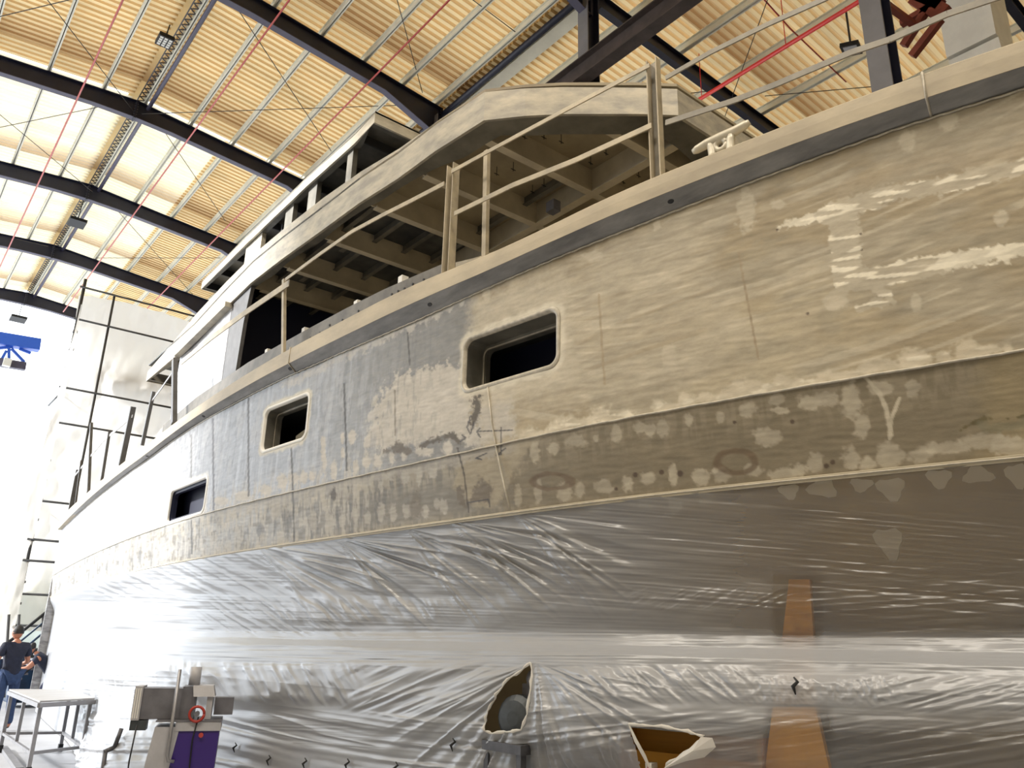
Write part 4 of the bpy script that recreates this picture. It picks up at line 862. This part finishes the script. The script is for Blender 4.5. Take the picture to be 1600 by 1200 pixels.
# ------------------------------------------------------------------ scaffold and sheets at the far end
YS = 25.0; sx = YS / 22
zl_ = [8.70, 7.80, 5.94, 5.03, 3.07, 2.15, 1.66, .9, 0.2]
t = thing('scaffold_frame', 'tall tube scaffold with rails wrapped in white sheeting at far end', 'scaffold', (4.9 * sx, YS, -1.6))
for x in (3.2, 3.95, 6.6):
    zt_p = 8.95 if x < 3.5 else 8.7
    o = MB().tube([(x * sx, YS, -1.6), (x * sx, YS, zt_p * sx)], .045 if x < 3.5 else .035, 8).build('standard', M['pole'], t, smooth=True)
    if x < 3.5:
        for k in range(18): MB().tube([(x * sx, YS, k * .55 - .9), (x * sx, YS, k * .55 - .84)], .075, 8).build('collar', M['pole'], o)
for z in zl_:
    MB().tube([(3.1 * sx, YS - .05, z * sx), (7.2 * sx, YS - .05, z * sx)], .032, 8).build('ledger', M['pole'], t, smooth=True)
for z in (5.94, 3.07):
    MB().tube([(3.2 * sx, YS, z * sx - .1), (3.2 * sx, YS + 2, z * sx - .1)], .03, 6).build('transom_tube', M['pole'], t, smooth=True)
def sheet(x0, x1, z0, z1, y, mt, amp, name, label, seed, leftf=None):
    nx, nz2 = 70, 80; Xs = np.linspace(x0, x1, nx)[:, None] * np.ones((1, nz2)); Zs = np.linspace(z0, z1, nz2)[None] * np.ones((nx, 1))
    if leftf is not None: tt = np.linspace(0, 1, nx)[:, None]; lf = leftf(Zs); Xs = lf + (x1 - lf) * tt
    Ys = y + (fbm(Xs * 1.5, Zs * .9, seed) - .5) * amp + .12 * np.sin(Xs * 2 + Zs * .7)
    e_ = thing(name, label, 'sheet', ((x0 + x1) / 2, y, z0)); gridmesh('sheet_panel', np.stack([Xs, Ys, Zs], -1), M[mt], e_); return e_
sheet(3.2 * sx, 7.4 * sx, .1, 8.68 * sx, YS + .35, 'tarp', .7, 'white_sheeting', 'big white translucent sheeting filling the far scaffold bays', 1)
lf = lambda z: np.interp(z, [-1.6, 1, 4, 7, 9.2], [2.35 * sx, 2.6 * sx, 2.95 * sx, 3.1 * sx, 3.2 * sx])
sheet(2.4 * sx, 3.22 * sx, -.6, 8.2 * sx, YS - .2, 'tarp', .5, 'white_sheeting', 'slanting strip of white sheeting left of the scaffold pole', 2, lf)
sheet(2.2 * sx, 6.5 * sx, -.5, 1.6, YS + 1.2, 'tarpgreen', .3, 'grey_tarpaulin', 'grey-green tarpaulin low behind the stairs', 5)
MB().box(3.9 * sx, 6.6 * sx, YS + .9, YS + 1.5, 5.94 * sx + .55, 5.94 * sx + .98).build('walk_board', M['darkcase'], None, label='grey walkway board seen through the white sheeting', cat='board')
# stairs
t = thing('site_stair', 'steel access stair rising right toward the yacht end', 'stairs', (3.4, 21.5, -1.6))
ysr = 21.3
for (a, b, r) in [((-10, 1022), (108, 928), .035), ((20, 1012), (112, 936), .022), ((40, 1012), (112, 950), .025), ((25, 1062), (95, 1005), .03)]:
    MB().tube([ony(*a, ysr), ony(*b, ysr)], r, 8).build('handrail', M['bluemach'] if r < .03 else M['black'], t, smooth=True)
for i in range(9):
    a = ony(20 + i * 9.5, 1060 - i * 7.4, ysr + .2); MB().box(a[0] - .1, a[0] + .15, ysr, ysr + .8, a[2] - .02, a[2] + .02).build('tread', M['darkcase'], t)
for px in (6, 22, 60): MB().tube([ony(px, 1090, ysr), ony(px + 8, 960, ysr)], .03, 6).build('stair_post', M['pole'], t)
# stepladder
t = thing('step_ladder', 'dark A-frame stepladder behind the crouching worker', 'ladder', (*ony(66, 1060, 22.4)[:2], -1.6))
for a, b in (((66, 993), (52, 1090)), ((66, 993), (82, 1090))): MB().bar(ony(*a, 22.4), ony(*b, 22.4), .06, .05).build('rail', M['black'], t)
for k in range(5):
    f = (k + 1) / 6; MB().bar(ony(66 - 12 * f, 993 + 97 * f, 22.4), ony(66 + 14 * f, 993 + 97 * f, 22.4), .03, .03).build('rung', M['alu'], t)
t = thing('generator', 'low dark blue machine behind the work table', 'machine', (*ony(58, 1085, 22.8)[:2], -1.6))
g = ony(50, 1085, 22.8); MB().box(g[0] - .55, g[0] + .35, 22.4, 23.3, -1.5, -.55).build('machine_body', M['bluemach'], t, bevel=.05); MB().box(g[0] - .4, g[0] + .1, 22.5, 23.1, -.55, -.3).build('machine_cover', M['motor'], t, bevel=.04)
for dx_ in (-.45, .25): lathe([(.1, -.03), (.1, .03)], (g[0] + dx_, 22.38, -1.5), (0, 1, 0)).build('wheel', M['black'], t)
t = thing('dark_backdrop', 'added dark blue container far behind the stair and workers', 'backdrop', (*ony(50, 1040, 27)[:2], -1.6))  # dark box added to give the far end its shade
g0 = ony(-40, 1040, 27); g1 = ony(112, 1040, 27); MB().box(g0[0], g1[0], 27, 29.2, -1.55, .05).build('backdrop_body', M['bluemach'], t, bevel=.03)
for k in range(14): MB().box(g0[0] + .1 + k * (g1[0] - g0[0]) / 14, g0[0] + .18 + k * (g1[0] - g0[0]) / 14, 26.96, 27, -1.45, -.05).build('rib', M['bluein'], t)
for k in (0, 1): MB().box(g0[0] + .3 + k * (g1[0] - g0[0] - 1), g0[0] + .6 + k * (g1[0] - g0[0] - 1), 27.2, 29, -1.6, -1.55).build('skid', M['black'], t)
# ------------------------------------------------------------------ people
def skinned(name, joints, edges, mt, parent, sub=2, root=0):
    me = bpy.data.meshes.new(name); l0 = np.array(root_loc(parent)) - [0, 0, CH]
    me.from_pydata([tuple(np.array(j[:3]) - l0) for j in joints], edges, []); o = bpy.data.objects.new(name, me); COL.objects.link(o); o.parent = parent
    sk = o.modifiers.new('skin', 'SKIN'); sd = o.modifiers.new('sub', 'SUBSURF'); sd.levels = sub; sd.render_levels = sub
    for i, j in enumerate(joints):
        v = me.skin_vertices[0].data[i]; r = j[3]; v.radius = (r if not hasattr(r, '__len__') else r[0], r if not hasattr(r, '__len__') else r[1]); v.use_root = (i == root)
    me.materials.append(M[mt]); return o
def person(name, label, base, yaw, J, clothes, hair=True, hm='hair'):
    """J: joint dict in local metres (x right, y forward, z up)"""
    t = thing(name, label, 'person', (base[0], base[1], -1.6)); c, s_ = math.cos(yaw), math.sin(yaw)
    w = lambda p: (base[0] + p[0] * c - p[1] * s_, base[1] + p[0] * s_ + p[1] * c, -1.6 + p[2])
    def chainset(nm, names, rad, ed, mt): return skinned(nm, [(*w(J[n]), rad[i]) for i, n in enumerate(names)], ed, mt, t)
    nb_ = ['pel', 'waist', 'chest', 'neck0', 'neck1', 'shl', 'ell', 'wrl', 'shr', 'elr', 'wrr', 'hpl', 'knl', 'anl', 'tol', 'hpr', 'knr', 'anr', 'tor']
    rb = [.13, .115, .13, .06, .055, .06, .045, .03, .06, .045, .03, .09, .06, .04, .035, .09, .06, .04, .035]
    eb = [(0, 1), (1, 2), (2, 3), (3, 4), (2, 5), (5, 6), (6, 7), (2, 8), (8, 9), (9, 10), (0, 11), (11, 12), (12, 13), (13, 14), (0, 15), (15, 16), (16, 17), (17, 18)]
    chainset('body', nb_, rb, eb, 'skin')
    J['hem'] = tuple(np.array(J['pel']) * 1.35 - np.array(J['waist']) * .35)
    chainset('shirt', ['hem', 'pel', 'waist', 'chest', 'neck0', 'shl', 'sll', 'shr', 'slr'], [.15, .165, .155, .17, .085, .085, .075, .085, .075], [(0, 1), (1, 2), (2, 3), (3, 4), (3, 5), (5, 6), (3, 7), (7, 8)], clothes[0])
    tr_ = chainset('trousers', ['pel', 'hpl', 'knl', 'anl', 'hpr', 'knr', 'anr'], [.15, .105, .08, .065, .105, .08, .065], [(0, 1), (1, 2), (2, 3), (0, 4), (4, 5), (5, 6)], clothes[1])
    for a in ('l', 'r'): skinned('shoe', [(*w(J['an' + a]), .05), (*w(J['to' + a]), .045)], [(0, 1)], 'black', t, 1)
    # head with nose, ears and jaw
    hc = np.array(J['head']); fw = np.array(J['face']); fw = fw / np.linalg.norm(fw); rt = np.cross(fw, [0, 0, 1.])
    bm = bmesh.new(); bmesh.ops.create_uvsphere(bm, u_segments=20, v_segments=14, radius=1)
    for v in bm.verts:
        x, y, z = v.co; k_ = 1 - .22 * max(0, -z); x2 = x * .078 * k_; y2 = y * .098 * (k_ if y > 0 else 1); z2 = z * .118
        if y > .86 and -.3 < z < .15: y2 += .018 * (1 - abs(x) * 3 if abs(x) < .33 else 0)
        if y > .8 and .1 < z < .3 and .2 < abs(x) < .5: y2 -= .006
        if abs(x) > .93 and -.25 < z < .2: x2 *= 1.14
        p_ = hc + rt * x2 + fw * y2 + np.array([0, 0, 1.]) * z2; v.co = w(p_)
    me = bpy.data.meshes.new('head'); bm.to_mesh(me); bm.free(); l0 = np.array(root_loc(t)) - [0, 0, CH]
    for v in me.vertices: v.co = v.co - Vector(l0)
    for p_ in me.polygons: p_.use_smooth = True
    o = bpy.data.objects.new('head', me); COL.objects.link(o); o.parent = t; me.materials.append(M['skin'])
    bm = bmesh.new(); bmesh.ops.create_uvsphere(bm, u_segments=20, v_segments=14, radius=1)
    bmesh.ops.delete(bm, geom=[v for v in bm.verts if v.co.z < -.25 or (v.co.y > .45 and v.co.z < .45)], context='VERTS')
    for v in bm.verts: x, y, z = v.co; v.co = w(hc + rt * x * .088 + fw * (y * .106 - .004) + np.array([0, 0, 1.]) * (z * .128 + .005))
    me = bpy.data.meshes.new('hair'); bm.to_mesh(me); bm.free()
    for v in me.vertices: v.co = v.co - Vector(l0)
    o = bpy.data.objects.new('hair', me); COL.objects.link(o); o.parent = t; me.materials.append(M[hm]); sd = o.modifiers.new('s', 'SOLIDIFY'); sd.thickness = .008
    # hands
    for a in ('l', 'r'):
        W0 = np.array(J['wr' + a]); d = W0 - np.array(J['el' + a]); d /= np.linalg.norm(d); side = np.cross(d, [0, 0, 1.]); side /= np.linalg.norm(side); dnv = np.cross(side, d)
        js = [(*w(W0), .026), (*w(W0 + d * .05), .03)]; ed = [(0, 1)]
        ho = skinned('hand', js, ed, 'skin', t, 1)
        for f_, (o2, l_) in enumerate(((-.03, .07), (-.01, .08), (.01, .078), (.03, .06))):
            a0 = W0 + d * .065 + side * o2; a1 = a0 + d * l_ * .5 - dnv * .01 * 0 + np.array([0, 0, -.012]); a2 = a1 + d * l_ * .4 + np.array([0, 0, -.025])
            skinned('finger', [(*w(a0), .009), (*w(a1), .008), (*w(a2), .007)], [(0, 1), (1, 2)], 'skin', ho, 1)
        sg = -1 if a == 'r' else 1; a0 = W0 + d * .02 + side * .03 * sg; skinned('thumb', [(*w(a0), .011), (*w(a0 + d * .03 + side * .03 * sg), .010), (*w(a0 + d * .06 + side * .035 * sg), .008)], [(0, 1), (1, 2)], 'skin', ho, 1)
    return t
Jst = dict(pel=(0, 0, .95), waist=(0, .0, 1.12), chest=(0, .02, 1.32), neck0=(0, .0, 1.46), neck1=(0, .01, 1.54), head=(0, .04, 1.63), face=(-.4, 1, -.1),
           shl=(-.19, .0, 1.40), sll=(-.25, .0, 1.22), ell=(-.28, .03, 1.12), wrl=(-.24, .26, 1.02), shr=(.19, 0, 1.40), slr=(.25, .0, 1.22), elr=(.28, .04, 1.13), wrr=(.18, .28, 1.05),
           hpl=(-.10, 0, .90), knl=(-.11, .02, .50), anl=(-.12, 0, .09), tol=(-.13, .14, .05), hpr=(.10, 0, .90), knr=(.12, .02, .50), anr=(.13, -.02, .09), tor=(.14, .12, .05))
b1 = ony(19, 1040, 17.2)
person('person', 'person in dark T-shirt and jeans standing with back turned by stairs', b1, math.radians(18), Jst, ('shirt', 'jeans'))
Jcr = dict(pel=(0, 0, .80), waist=(0, .10, .95), chest=(0, .26, 1.10), neck0=(0, .38, 1.20), neck1=(0, .44, 1.25), head=(0, .52, 1.30), face=(0, 1, -.6),
           shl=(-.18, .34, 1.12), sll=(-.21, .42, 1.0), ell=(-.22, .50, .92), wrl=(-.12, .72, .90), shr=(.18, .34, 1.12), slr=(.21, .42, 1.0), elr=(.22, .50, .92), wrr=(.10, .74, .88),
           hpl=(-.10, 0, .78), knl=(-.12, .16, .45), anl=(-.12, -.04, .09), tol=(-.13, .12, .05), hpr=(.10, 0, .78), knr=(.13, .16, .45), anr=(.13, -.04, .09), tor=(.14, .12, .05))
b2 = ony(82, 1060, 20.5)
person('person', 'person in dark navy trousers bending over, half hidden by the curtain', b2, math.radians(75), Jcr, ('shirt', 'trackpants'))
# ------------------------------------------------------------------ hall
GX0, GX1 = -60, 60
MB().box(-30, 34, -8, 46, -1.75, -1.6).build('floor', M['floor'], kind='structure')
MB().box(-90, 90, 46, 130, -1.8, -1.62).build('outdoor_ground', M['ground'], kind='structure')
MB().box(-90, -30, -30, 46, -1.8, -1.62).build('outdoor_ground', M['ground'], kind='structure')
XR, ZR = 3.5 * H, 14.45 * H; XV, ZV_ = 9.85 * H, 13.9 * H; XE, ZE = 30, 13.9 * H - (30 - 9.85 * H) * .045; XL = -9.0; ZL = ZR - (XR - XL) * .087
YA, YB = -6.0, 45.3
def corr(x0, z0, x1, z1, name, lift=.28, per=.23, h=.11, y0=None, y1=None, mt=('roof', 'roofrib')):
    m = MB(); ys = []; y = YA if y0 is None else YA + per * math.ceil((y0 - YA) / per)
    while y < (YB if y1 is None else y1): ys += [(y, 0), (y + per * .50, 0), (y + per * .56, h), (y + per * .94, h)]; y += per
    rows = [[(x0 + (x1 - x0) * t, y_, z0 + (z1 - z0) * t + lift + hh) for t in (0, .25, .5, .75, 1)] for y_, hh in ys]
    m.sweep(rows, closed=False); o = m.build(name, M[mt[0]], kind='structure'); o.data.materials.append(M[mt[1]])
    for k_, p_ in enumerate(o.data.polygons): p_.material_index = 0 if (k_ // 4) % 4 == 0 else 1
    return o
YM = RAFY[3]
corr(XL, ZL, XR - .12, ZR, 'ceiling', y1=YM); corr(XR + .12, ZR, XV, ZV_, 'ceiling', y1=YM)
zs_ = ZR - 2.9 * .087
for a_ in ((XL, ZL, XR - .12, ZR), (XR + .12, ZR, XR + 3.0, zs_)): corr(*a_, 'ceiling', y0=YM, mt=('roofglare', 'roofglare'))
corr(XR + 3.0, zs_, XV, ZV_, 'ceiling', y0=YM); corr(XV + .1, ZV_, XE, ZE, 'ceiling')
MB().box(XV - .2, XV + 1.0, YA, YB, ZV_ + .38, ZV_ + .42).build('trim_2', M['roof'], kind='structure')
MB().box(XR - .25, XR + .25, YA, YB, ZR + .36, ZR + .40).build('trim_1', M['roof'], kind='structure')
MB().box(XL - .1, XL, YA, 17, -1.6, ZL + .4).build('wall_left', M['wall'], kind='structure')
MB().box(XL - .1, XE, YA - .1, YA, -1.6, ZR + .4).build('wall_back', M['wall'], kind='structure')
MB().box(XE, XE + .1, YA, YB, -1.6, ZE + .5).build('wall_right', M['wall'], kind='structure')
zroof = lambda x: (ZR - abs(x - XR) * .087) if x < XV else ZV_ - (x - XV) * .045
ordn = ['nearest', 'second', 'third', 'fourth', 'fifth', 'sixth', 'farthest']
for i, y in enumerate(RAFY):
    t = thing('roof_rafter', ordn[i] + ' dark navy I-beam rafter of the ridged roof span', 'beam', (XR, y, ZR - 1), 'dark rafters carrying the ridged roof')
    xs = [XL, XR - 1.2, XR, XR + 1.2, XV - 2.0, XV]; dp = [.5, .55, .62, .55, .52, 1.05]
    top = [(x, y, zroof(x)) for x in xs]; bot = [(x, y, zroof(x) - d) for x, d in zip(xs, dp)]
    m = MB()
    for k_ in range(5): m.prism([top[k_], top[k_ + 1], bot[k_ + 1], bot[k_]], (0, .02, 0))
    m.build('web', M['navy'], t); m = MB()
    for a, b in zip(bot[:-1], bot[1:]): m.bar(np.array(a) + [0, .01, 0], np.array(b) + [0, .01, 0], .22, .025, (0, 0, 1))
    m.build('bottom_flange', M['lav'], t, label='lavender-grey bottom flange'); m = MB()
    for a, b in zip(top[:-1], top[1:]): m.bar(np.array(a) + [0, .01, 0], np.array(b) + [0, .01, 0], .22, .025, (0, 0, 1))
    m.build('top_flange', M['navy'], t)
    for xj in (XR, XV):
        z_ = zroof(xj); pl = MB().box(xj - .03, xj + .03, y - .12, y + .14, z_ - (.66 if xj == XR else 1.08), z_).build('joint_plate', M['navy'], t)
        m = MB()
        for k_ in range(6):
            for s_ in (-1, 1): m.tube([(xj - .05, y + s_ * .07, z_ - .1 - k_ * .1), (xj + .05, y + s_ * .07, z_ - .1 - k_ * .1)], .014, 6)
        m.build('bolt_row', M['alu'], pl)
    if i <= 2:
        t = thing('side_rafter', ordn[i] + ' dark rafter beyond the column line on the right', 'beam', (XV + 3, y, ZV_ - 1), 'dark rafters right of the column line')
        a = np.array([XV + .38, y, ZV_ - .37]); b = np.array([XE, y, zroof(XE) - .12])
        MB().bar(a, b, .02, .42).build('web', M['navy'], t); MB().bar(a - [0, 0, .21], b - [0, 0, .21], .2, .02).build('bottom_flange', M['navy'], t); MB().bar(a + [0, 0, .21], b + [0, 0, .21], .2, .02).build('top_flange', M['navy'], t)
cnt = ['first', 'second', 'third', 'fourth', 'fifth', 'sixth', 'seventh', 'eighth', 'ninth', 'tenth', 'eleventh']
def purl(x, z, label, grp, w=.11, h=.2, y1=YB - .2):
    m = MB(); m.box(x - w / 2, x + w / 2, YA + .1, y1, z + .03, z + .05).box(x - .012, x + .012, YA + .1, y1, z + .03, z + h + .05).box(x - w / 2, x + w / 2, YA + .1, y1, z + h + .04, z + h + .06); m.build('roof_purlin', M['purlin'], None, label=label, cat='beam', group=grp)
for side, nme in ((-1, 'left'), (1, 'right')):
    k_ = 0
    for d in ([.95, 2.4, 3.85, 5.3, 6.75, 8.2, 9.6] if side < 0 else [.22, 1.62, 2.98, 4.28, 5.55, 6.75]):
        x = XR + side * d * 1.06; x = min(x, XV - .2); purl(x, zroof(x), cnt[k_] + ' pale purlin counting ' + nme + ' from the ridge', 'pale roof purlins under the ridged span'); k_ += 1
for k_, d in enumerate([1.7, 3.6, 5.5, 7.4, 9.4, 11.4, 13.5]):
    purl(XV + d, zroof(XV + d) - .02, cnt[k_] + ' purlin right of the column line', 'purlins of the right roof span', .14, .22)
# ridge conduit and lattice strip, valley tube and gutter
MB().tube([(XR + .36, YA + .2, ZR - .10), (XR + .36, YB - .3, ZR - .10)], .065, 10).build('ridge_tube', M['lav'], None, label='violet-grey tube running along the ridge', cat='pipe', smooth=True)
m = MB(); y = 2.0
while y < YB - .6:
    m.bar((XR + .02, y, ZR + .1), (XR + .20, y + .13, ZR + .1), .02, .03); m.bar((XR + .20, y + .13, ZR + .1), (XR + .02, y + .26, ZR + .1), .02, .03); y += .26
for x in (XR + .0, XR + .22): m.bar((x, 2, ZR + .1), (x, YB - .5, ZR + .1), .03, .03)
m.build('cable_ladder', M['grime'], None, label='dark lattice cable tray beside the ridge tube', cat='tray')
MB().tube([(XV + .1, YA + .2, ZV_ - .15), (XV + .1, YB - .3, ZV_ - .15)], .10, 10).build('eave_tube', M['navy'], None, label='dark navy tie tube along the column line', cat='pipe', smooth=True)
m = MB(); m.box(XV + .35, XV + .75, YA + .2, YB - .3, ZV_ - .02, ZV_ + .02).box(XV + .35, XV + .37, YA + .2, YB - .3, ZV_, ZV_ + .25).box(XV + .73, XV + .75, YA + .2, YB - .3, ZV_, ZV_ + .25); m.build('valley_gutter', M['purlin'], None, label='pale box gutter beside the navy tie tube', cat='gutter')
# columns on the column line
for i, y in enumerate(RAFY[:6]):
    if i > 2: continue
    t = thing('steel_column', ['wide grey steel column at the upper right', 'grey steel column behind the deckhouse roof', 'steel column hidden down behind the yacht'][i], 'column', (XV, y, -1.6), None)
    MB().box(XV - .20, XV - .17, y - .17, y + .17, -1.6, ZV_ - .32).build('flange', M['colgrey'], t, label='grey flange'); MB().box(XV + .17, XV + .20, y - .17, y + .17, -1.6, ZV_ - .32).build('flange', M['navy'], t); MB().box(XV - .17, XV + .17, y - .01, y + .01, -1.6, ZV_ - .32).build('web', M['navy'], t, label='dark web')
    MB().box(XV - .3, XV + .3, y - .25, y + .25, -1.6, -1.57).build('base_plate', M['navy'], t)
# crane runway girder on brackets
t = thing('crane_girder', 'rusty brown crane runway girder crossing in front of the column', 'beam', (XV - .45, 6, 11 * H))
gz = 11.25 * H - .1; gx_ = XV - .5; a, b = np.array([gx_, YA + .3, gz]), np.array([gx_, 12.6, gz])
MB().bar(a, b, .03, .5).build('web', M['rust'], t); MB().bar(a - [0, 0, .26], b - [0, 0, .26], .32, .03).build('bottom_flange', M['rust'], t); MB().bar(a + [0, 0, .26], b + [0, 0, .26], .32, .03).build('top_flange', M['rust'], t)
for y in RAFY[:2]:
    br = MB().box(gx_ - .16, XV - .2, y - .12, y + .12, gz - .55, gz - .28).build('bracket', M['rust'], t)
# red sprinkler pipes
for i, (px, lb) in enumerate([(702, 'rightmost of the three thin red pipes under the ridged roof'), (452, 'middle of the three thin red pipes under the ridged roof'), (192, 'leftmost of the three thin red pipes under the ridged roof')]):
    p = onz(px, 0, 13.55 * H); m = MB(); m.tube([(p[0], YA + .3, p[2]), (p[0], YB - 2, p[2])], .027, 8); m.build('sprinkler_pipe', M['redpipe'], None, label=lb, cat='pipe', smooth=True, group='thin red sprinkler pipes')
p1 = onz(1080, 163, 12.5 * H); m = MB(); m.tube([(p1[0], YA + .3, p1[2]), (p1[0], p1[1] + .3, p1[2])], .055, 8)
for y in (-2, 2, 5.2, 8.4, 11.0): m.tube([(p1[0], y, p1[2]), (p1[0], y, zroof(p1[0]) + .05)], .012, 5)
m.build('sprinkler_pipe', M['redbright'], None, label='bright red pipe running out at the upper right', cat='pipe', smooth=True)
m = MB(); m.tube([onz(1190, -5, 13.6 * H), onz(1235, 45, 13.6 * H), onz(1322, 128, 13.6 * H)], .02, 6); m.build('sprinkler_branch', M['redpipe'], None, label='thin red branch pipe crossing the bright red pipe', cat='pipe', smooth=True)
# brace rods
rods = [((-5, 27), (120, -3)), ((72, -3), (212, 178)), ((366, 6), (520, 240)), ((222, 178), (640, 164)), ((-5, 200), (165, 165)), ((-5, 175), (145, 300)), ((255, 203), (352, 345)), ((20, 372), (75, 385)), ((180, 325), (310, 470)), ((150, 403), (345, 403)), ((620, -2), (660, 145)), ((735, -3), (812, 55))]
for i, (a, b) in enumerate(rods):
    zz_ = ZR - .45; MB().tube([onz(*a, zz_), onz(*b, zz_)], .013, 5).build('brace_rod', M['wire'], None, label='thin dark diagonal brace rod under the ridged roof', cat='rod', group='thin diagonal roof brace rods')
rods = [((1200, -2), (1128, 195)), ((1065, 147), (1120, 141)), ((1195, 150), (1390, 133))]
for i, (a, b) in enumerate(rods):
    MB().tube([onz(*a, 13.3 * H), onz(*b, 13.3 * H)], .013, 5).build('brace_rod', M['wire'], None, label='thin dark brace rod in the right roof span', cat='rod', group='brace rods of the right span')
# lamps
def flood(c, w, label, grid=True):
    t = thing('flood_light', label, 'lamp', c); c = np.array(c)
    MB().box(c[0] - w, c[0] + w, c[1] - w * 1.2, c[1] + w * 1.2, c[2], c[2] + .12).build('lamp_housing', M['black'], t)
    if grid:
        for i in range(3):
            for j in range(4): MB().box(c[0] - w * .8 + i * w * .6, c[0] - w * .8 + i * w * .6 + w * .42, c[1] - w + j * w * .52, c[1] - w + j * w * .52 + w * .38, c[2] - .01, c[2]).build('lens', M['white'], t)
    MB().bar(c + [0, 0, .12], (c[0] + .05, c[1], zroof(c[0]) + .02), .03, .05, (0, 1, 0)).build('arm', M['black'], t)
flood(onz(257, 66, 13.9 * H), .2, 'square lattice floodlight beside the ridge at upper left')
flood(onz(120, 350, 13.5 * H), .3, 'small floodlight hanging below the ridge, left of scaffold', False)
flood(onz(28, 500, 13.2 * H), .35, 'farthest tiny floodlight above the blue crane', False)
c = onz(1330, 76, 12.6 * H); t = thing('flood_light', 'black tilted floodlight at the upper right beside the red pipe', 'lamp', c)
MB().obox(c, (1, .3, .2), (-.3, 1, .2), (-.1, -.2, 1), .30, .22, .05).build('lamp_housing', M['black'], t); MB().obox(c - [0, 0, .06], (1, .3, .2), (-.3, 1, .2), (-.1, -.2, 1), .24, .16, .01).build('lens', M['greyplastic'], t); MB().bar(c, (c[0], c[1], zroof(c[0]) + .05), .04, .04, (0, 1, 0)).build('arm', M['black'], t)
# white duct box and red truss at the upper right
xb_ = 14.0
t = thing('duct_box', 'big cream duct box at the upper right corner', 'duct', onx(1500, 110, xb_))
A1, B1, C1, D1 = onx(1459, -30, xb_), onx(1479, 90, xb_), onx(1556, 52, xb_), onx(1540, -60, xb_)
A1[2] = D1[2] = zroof(xb_) - .02
MB().prism([A1, B1, C1, D1], (.9, .0, 0)).build('duct_body', M['box'], t)
A2, B2, C2, D2 = onx(1480, 93, xb_), onx(1487, 125, xb_), onx(1568, 90, xb_), onx(1558, 55, xb_)
MB().prism([A2 + [.05, 0, 0], B2 + [.05, 0, 0], C2 + [.05, 0, 0], D2 + [.05, 0, 0]], (.8, 0, 0)).build('duct_lower', M['box'], t)
t = thing('red_truss', 'red oxide steel bracket truss between column and duct box', 'truss', onx(1425, 80, 12.6))
for a, b, w in [((1408, 38), (1475, -2), .10), ((1412, 72), (1450, 12), .12), ((1425, 88), (1470, 30), .12), ((1430, -5), (1475, 22), .28), ((1425, -10), (1470, 8), .2)]:
    MB().bar(onx(*a, 12.6), onx(*b, 12.6), w, .12, (1, 0, 0)).build('truss_member', M['redsteel'], t)
MB().bar(onx(1430, 40, 12.6), (XV + .2, RAFY[0], onx(1430, 40, 12.6)[2]), .1, .1).build('truss_member', M['redsteel'], t)
MB().bar(ony(1560, -30, 5.2), ony(1606, 50, 5.2), .3, .3).build('roof_tie', M['navy'], None, label='dark beam cutting the upper right corner', cat='beam')
# blue crane at the far left
yc_ = 41
t = thing('overhead_crane', 'blue overhead crane girder with truss at the far left', 'crane', ony(20, 560, yc_))
MB().bar(ony(-30, 525, yc_), ony(62, 540, yc_), .5, .55).build('crane_beam', M['blue'], t)
for a, b in [((-10, 545), (20, 542)), ((-5, 575), (10, 548)), ((18, 545), (38, 566)), ((14, 545), (14, 566)), ((30, 545), (48, 552))]: MB().bar(ony(*a, yc_), ony(*b, yc_), .12, .12).build('brace', M['blue'], t)
MB().bar(ony(-20, 563, yc_), ony(40, 573, yc_), .3, .35).build('trolley_rail', M['lav'], t)
MB().bar(ony(5, 565, yc_ - .3), ony(17, 568, yc_ - .3), .3, .35).build('trolley', M['white'], t)
# ------------------------------------------------------------------ light
w = bpy.data.worlds.new('World'); SC.world = w; w.use_nodes = True
bg = w.node_tree.nodes['Background']; bg.inputs[0].default_value = (.88, .94, 1, 1); bg.inputs[1].default_value = 3.5
def sunl(direction, e, ang, colr):
    l = bpy.data.lights.new('sun', 'SUN'); l.energy = e; l.angle = math.radians(ang); l.color = colr; o = bpy.data.objects.new('sun', l); COL.objects.link(o)
    o.rotation_euler = Vector(direction).to_track_quat('-Z', 'Y').to_euler(); return o
sunl((.80, -.52, -.45), 6.5, 5, (1, .98, .95))
def lamp(x, y, z, sz, e, c):
    l = bpy.data.lights.new('fill_light', 'AREA'); l.shape = 'DISK'; l.size = sz; l.energy = e; l.color = c; o = bpy.data.objects.new('fill_light', l); COL.objects.link(o); o.location = (x, y, z + CH)
for x, y in ((-4, 1), (-4, 8), (1.5, -3)): lamp(x, y, 12.5, 2.6, 850, (1, .90, .76))  # warm soft fills added overhead, out of view, to brighten the near hall
# ------------------------------------------------------------------ camera
cd = bpy.data.cameras.new('camera'); co_ = bpy.data.objects.new('camera', cd); COL.objects.link(co_)
cd.sensor_width = 36; cd.lens = F / 1600 * 36; cd.clip_end = 500; cd.clip_start = .05
R = Matrix(((X[0], -X[1], -X[2]), (L[0], -L[1], -L[2]), (U[0], -U[1], -U[2])))
co_.matrix_world = Matrix.Translation((0, 0, CH)) @ R.to_4x4()
SC.camera = co_
SC.view_settings.view_transform = 'Standard'; SC.view_settings.look = 'None'; SC.view_settings.gamma = 1; SC.view_settings.exposure = 0.0
SC.cycles.use_denoising = True
SC.cycles.max_bounces = 10; SC.cycles.transparent_max_bounces = 12; SC.cycles.sample_clamp_indirect = 6
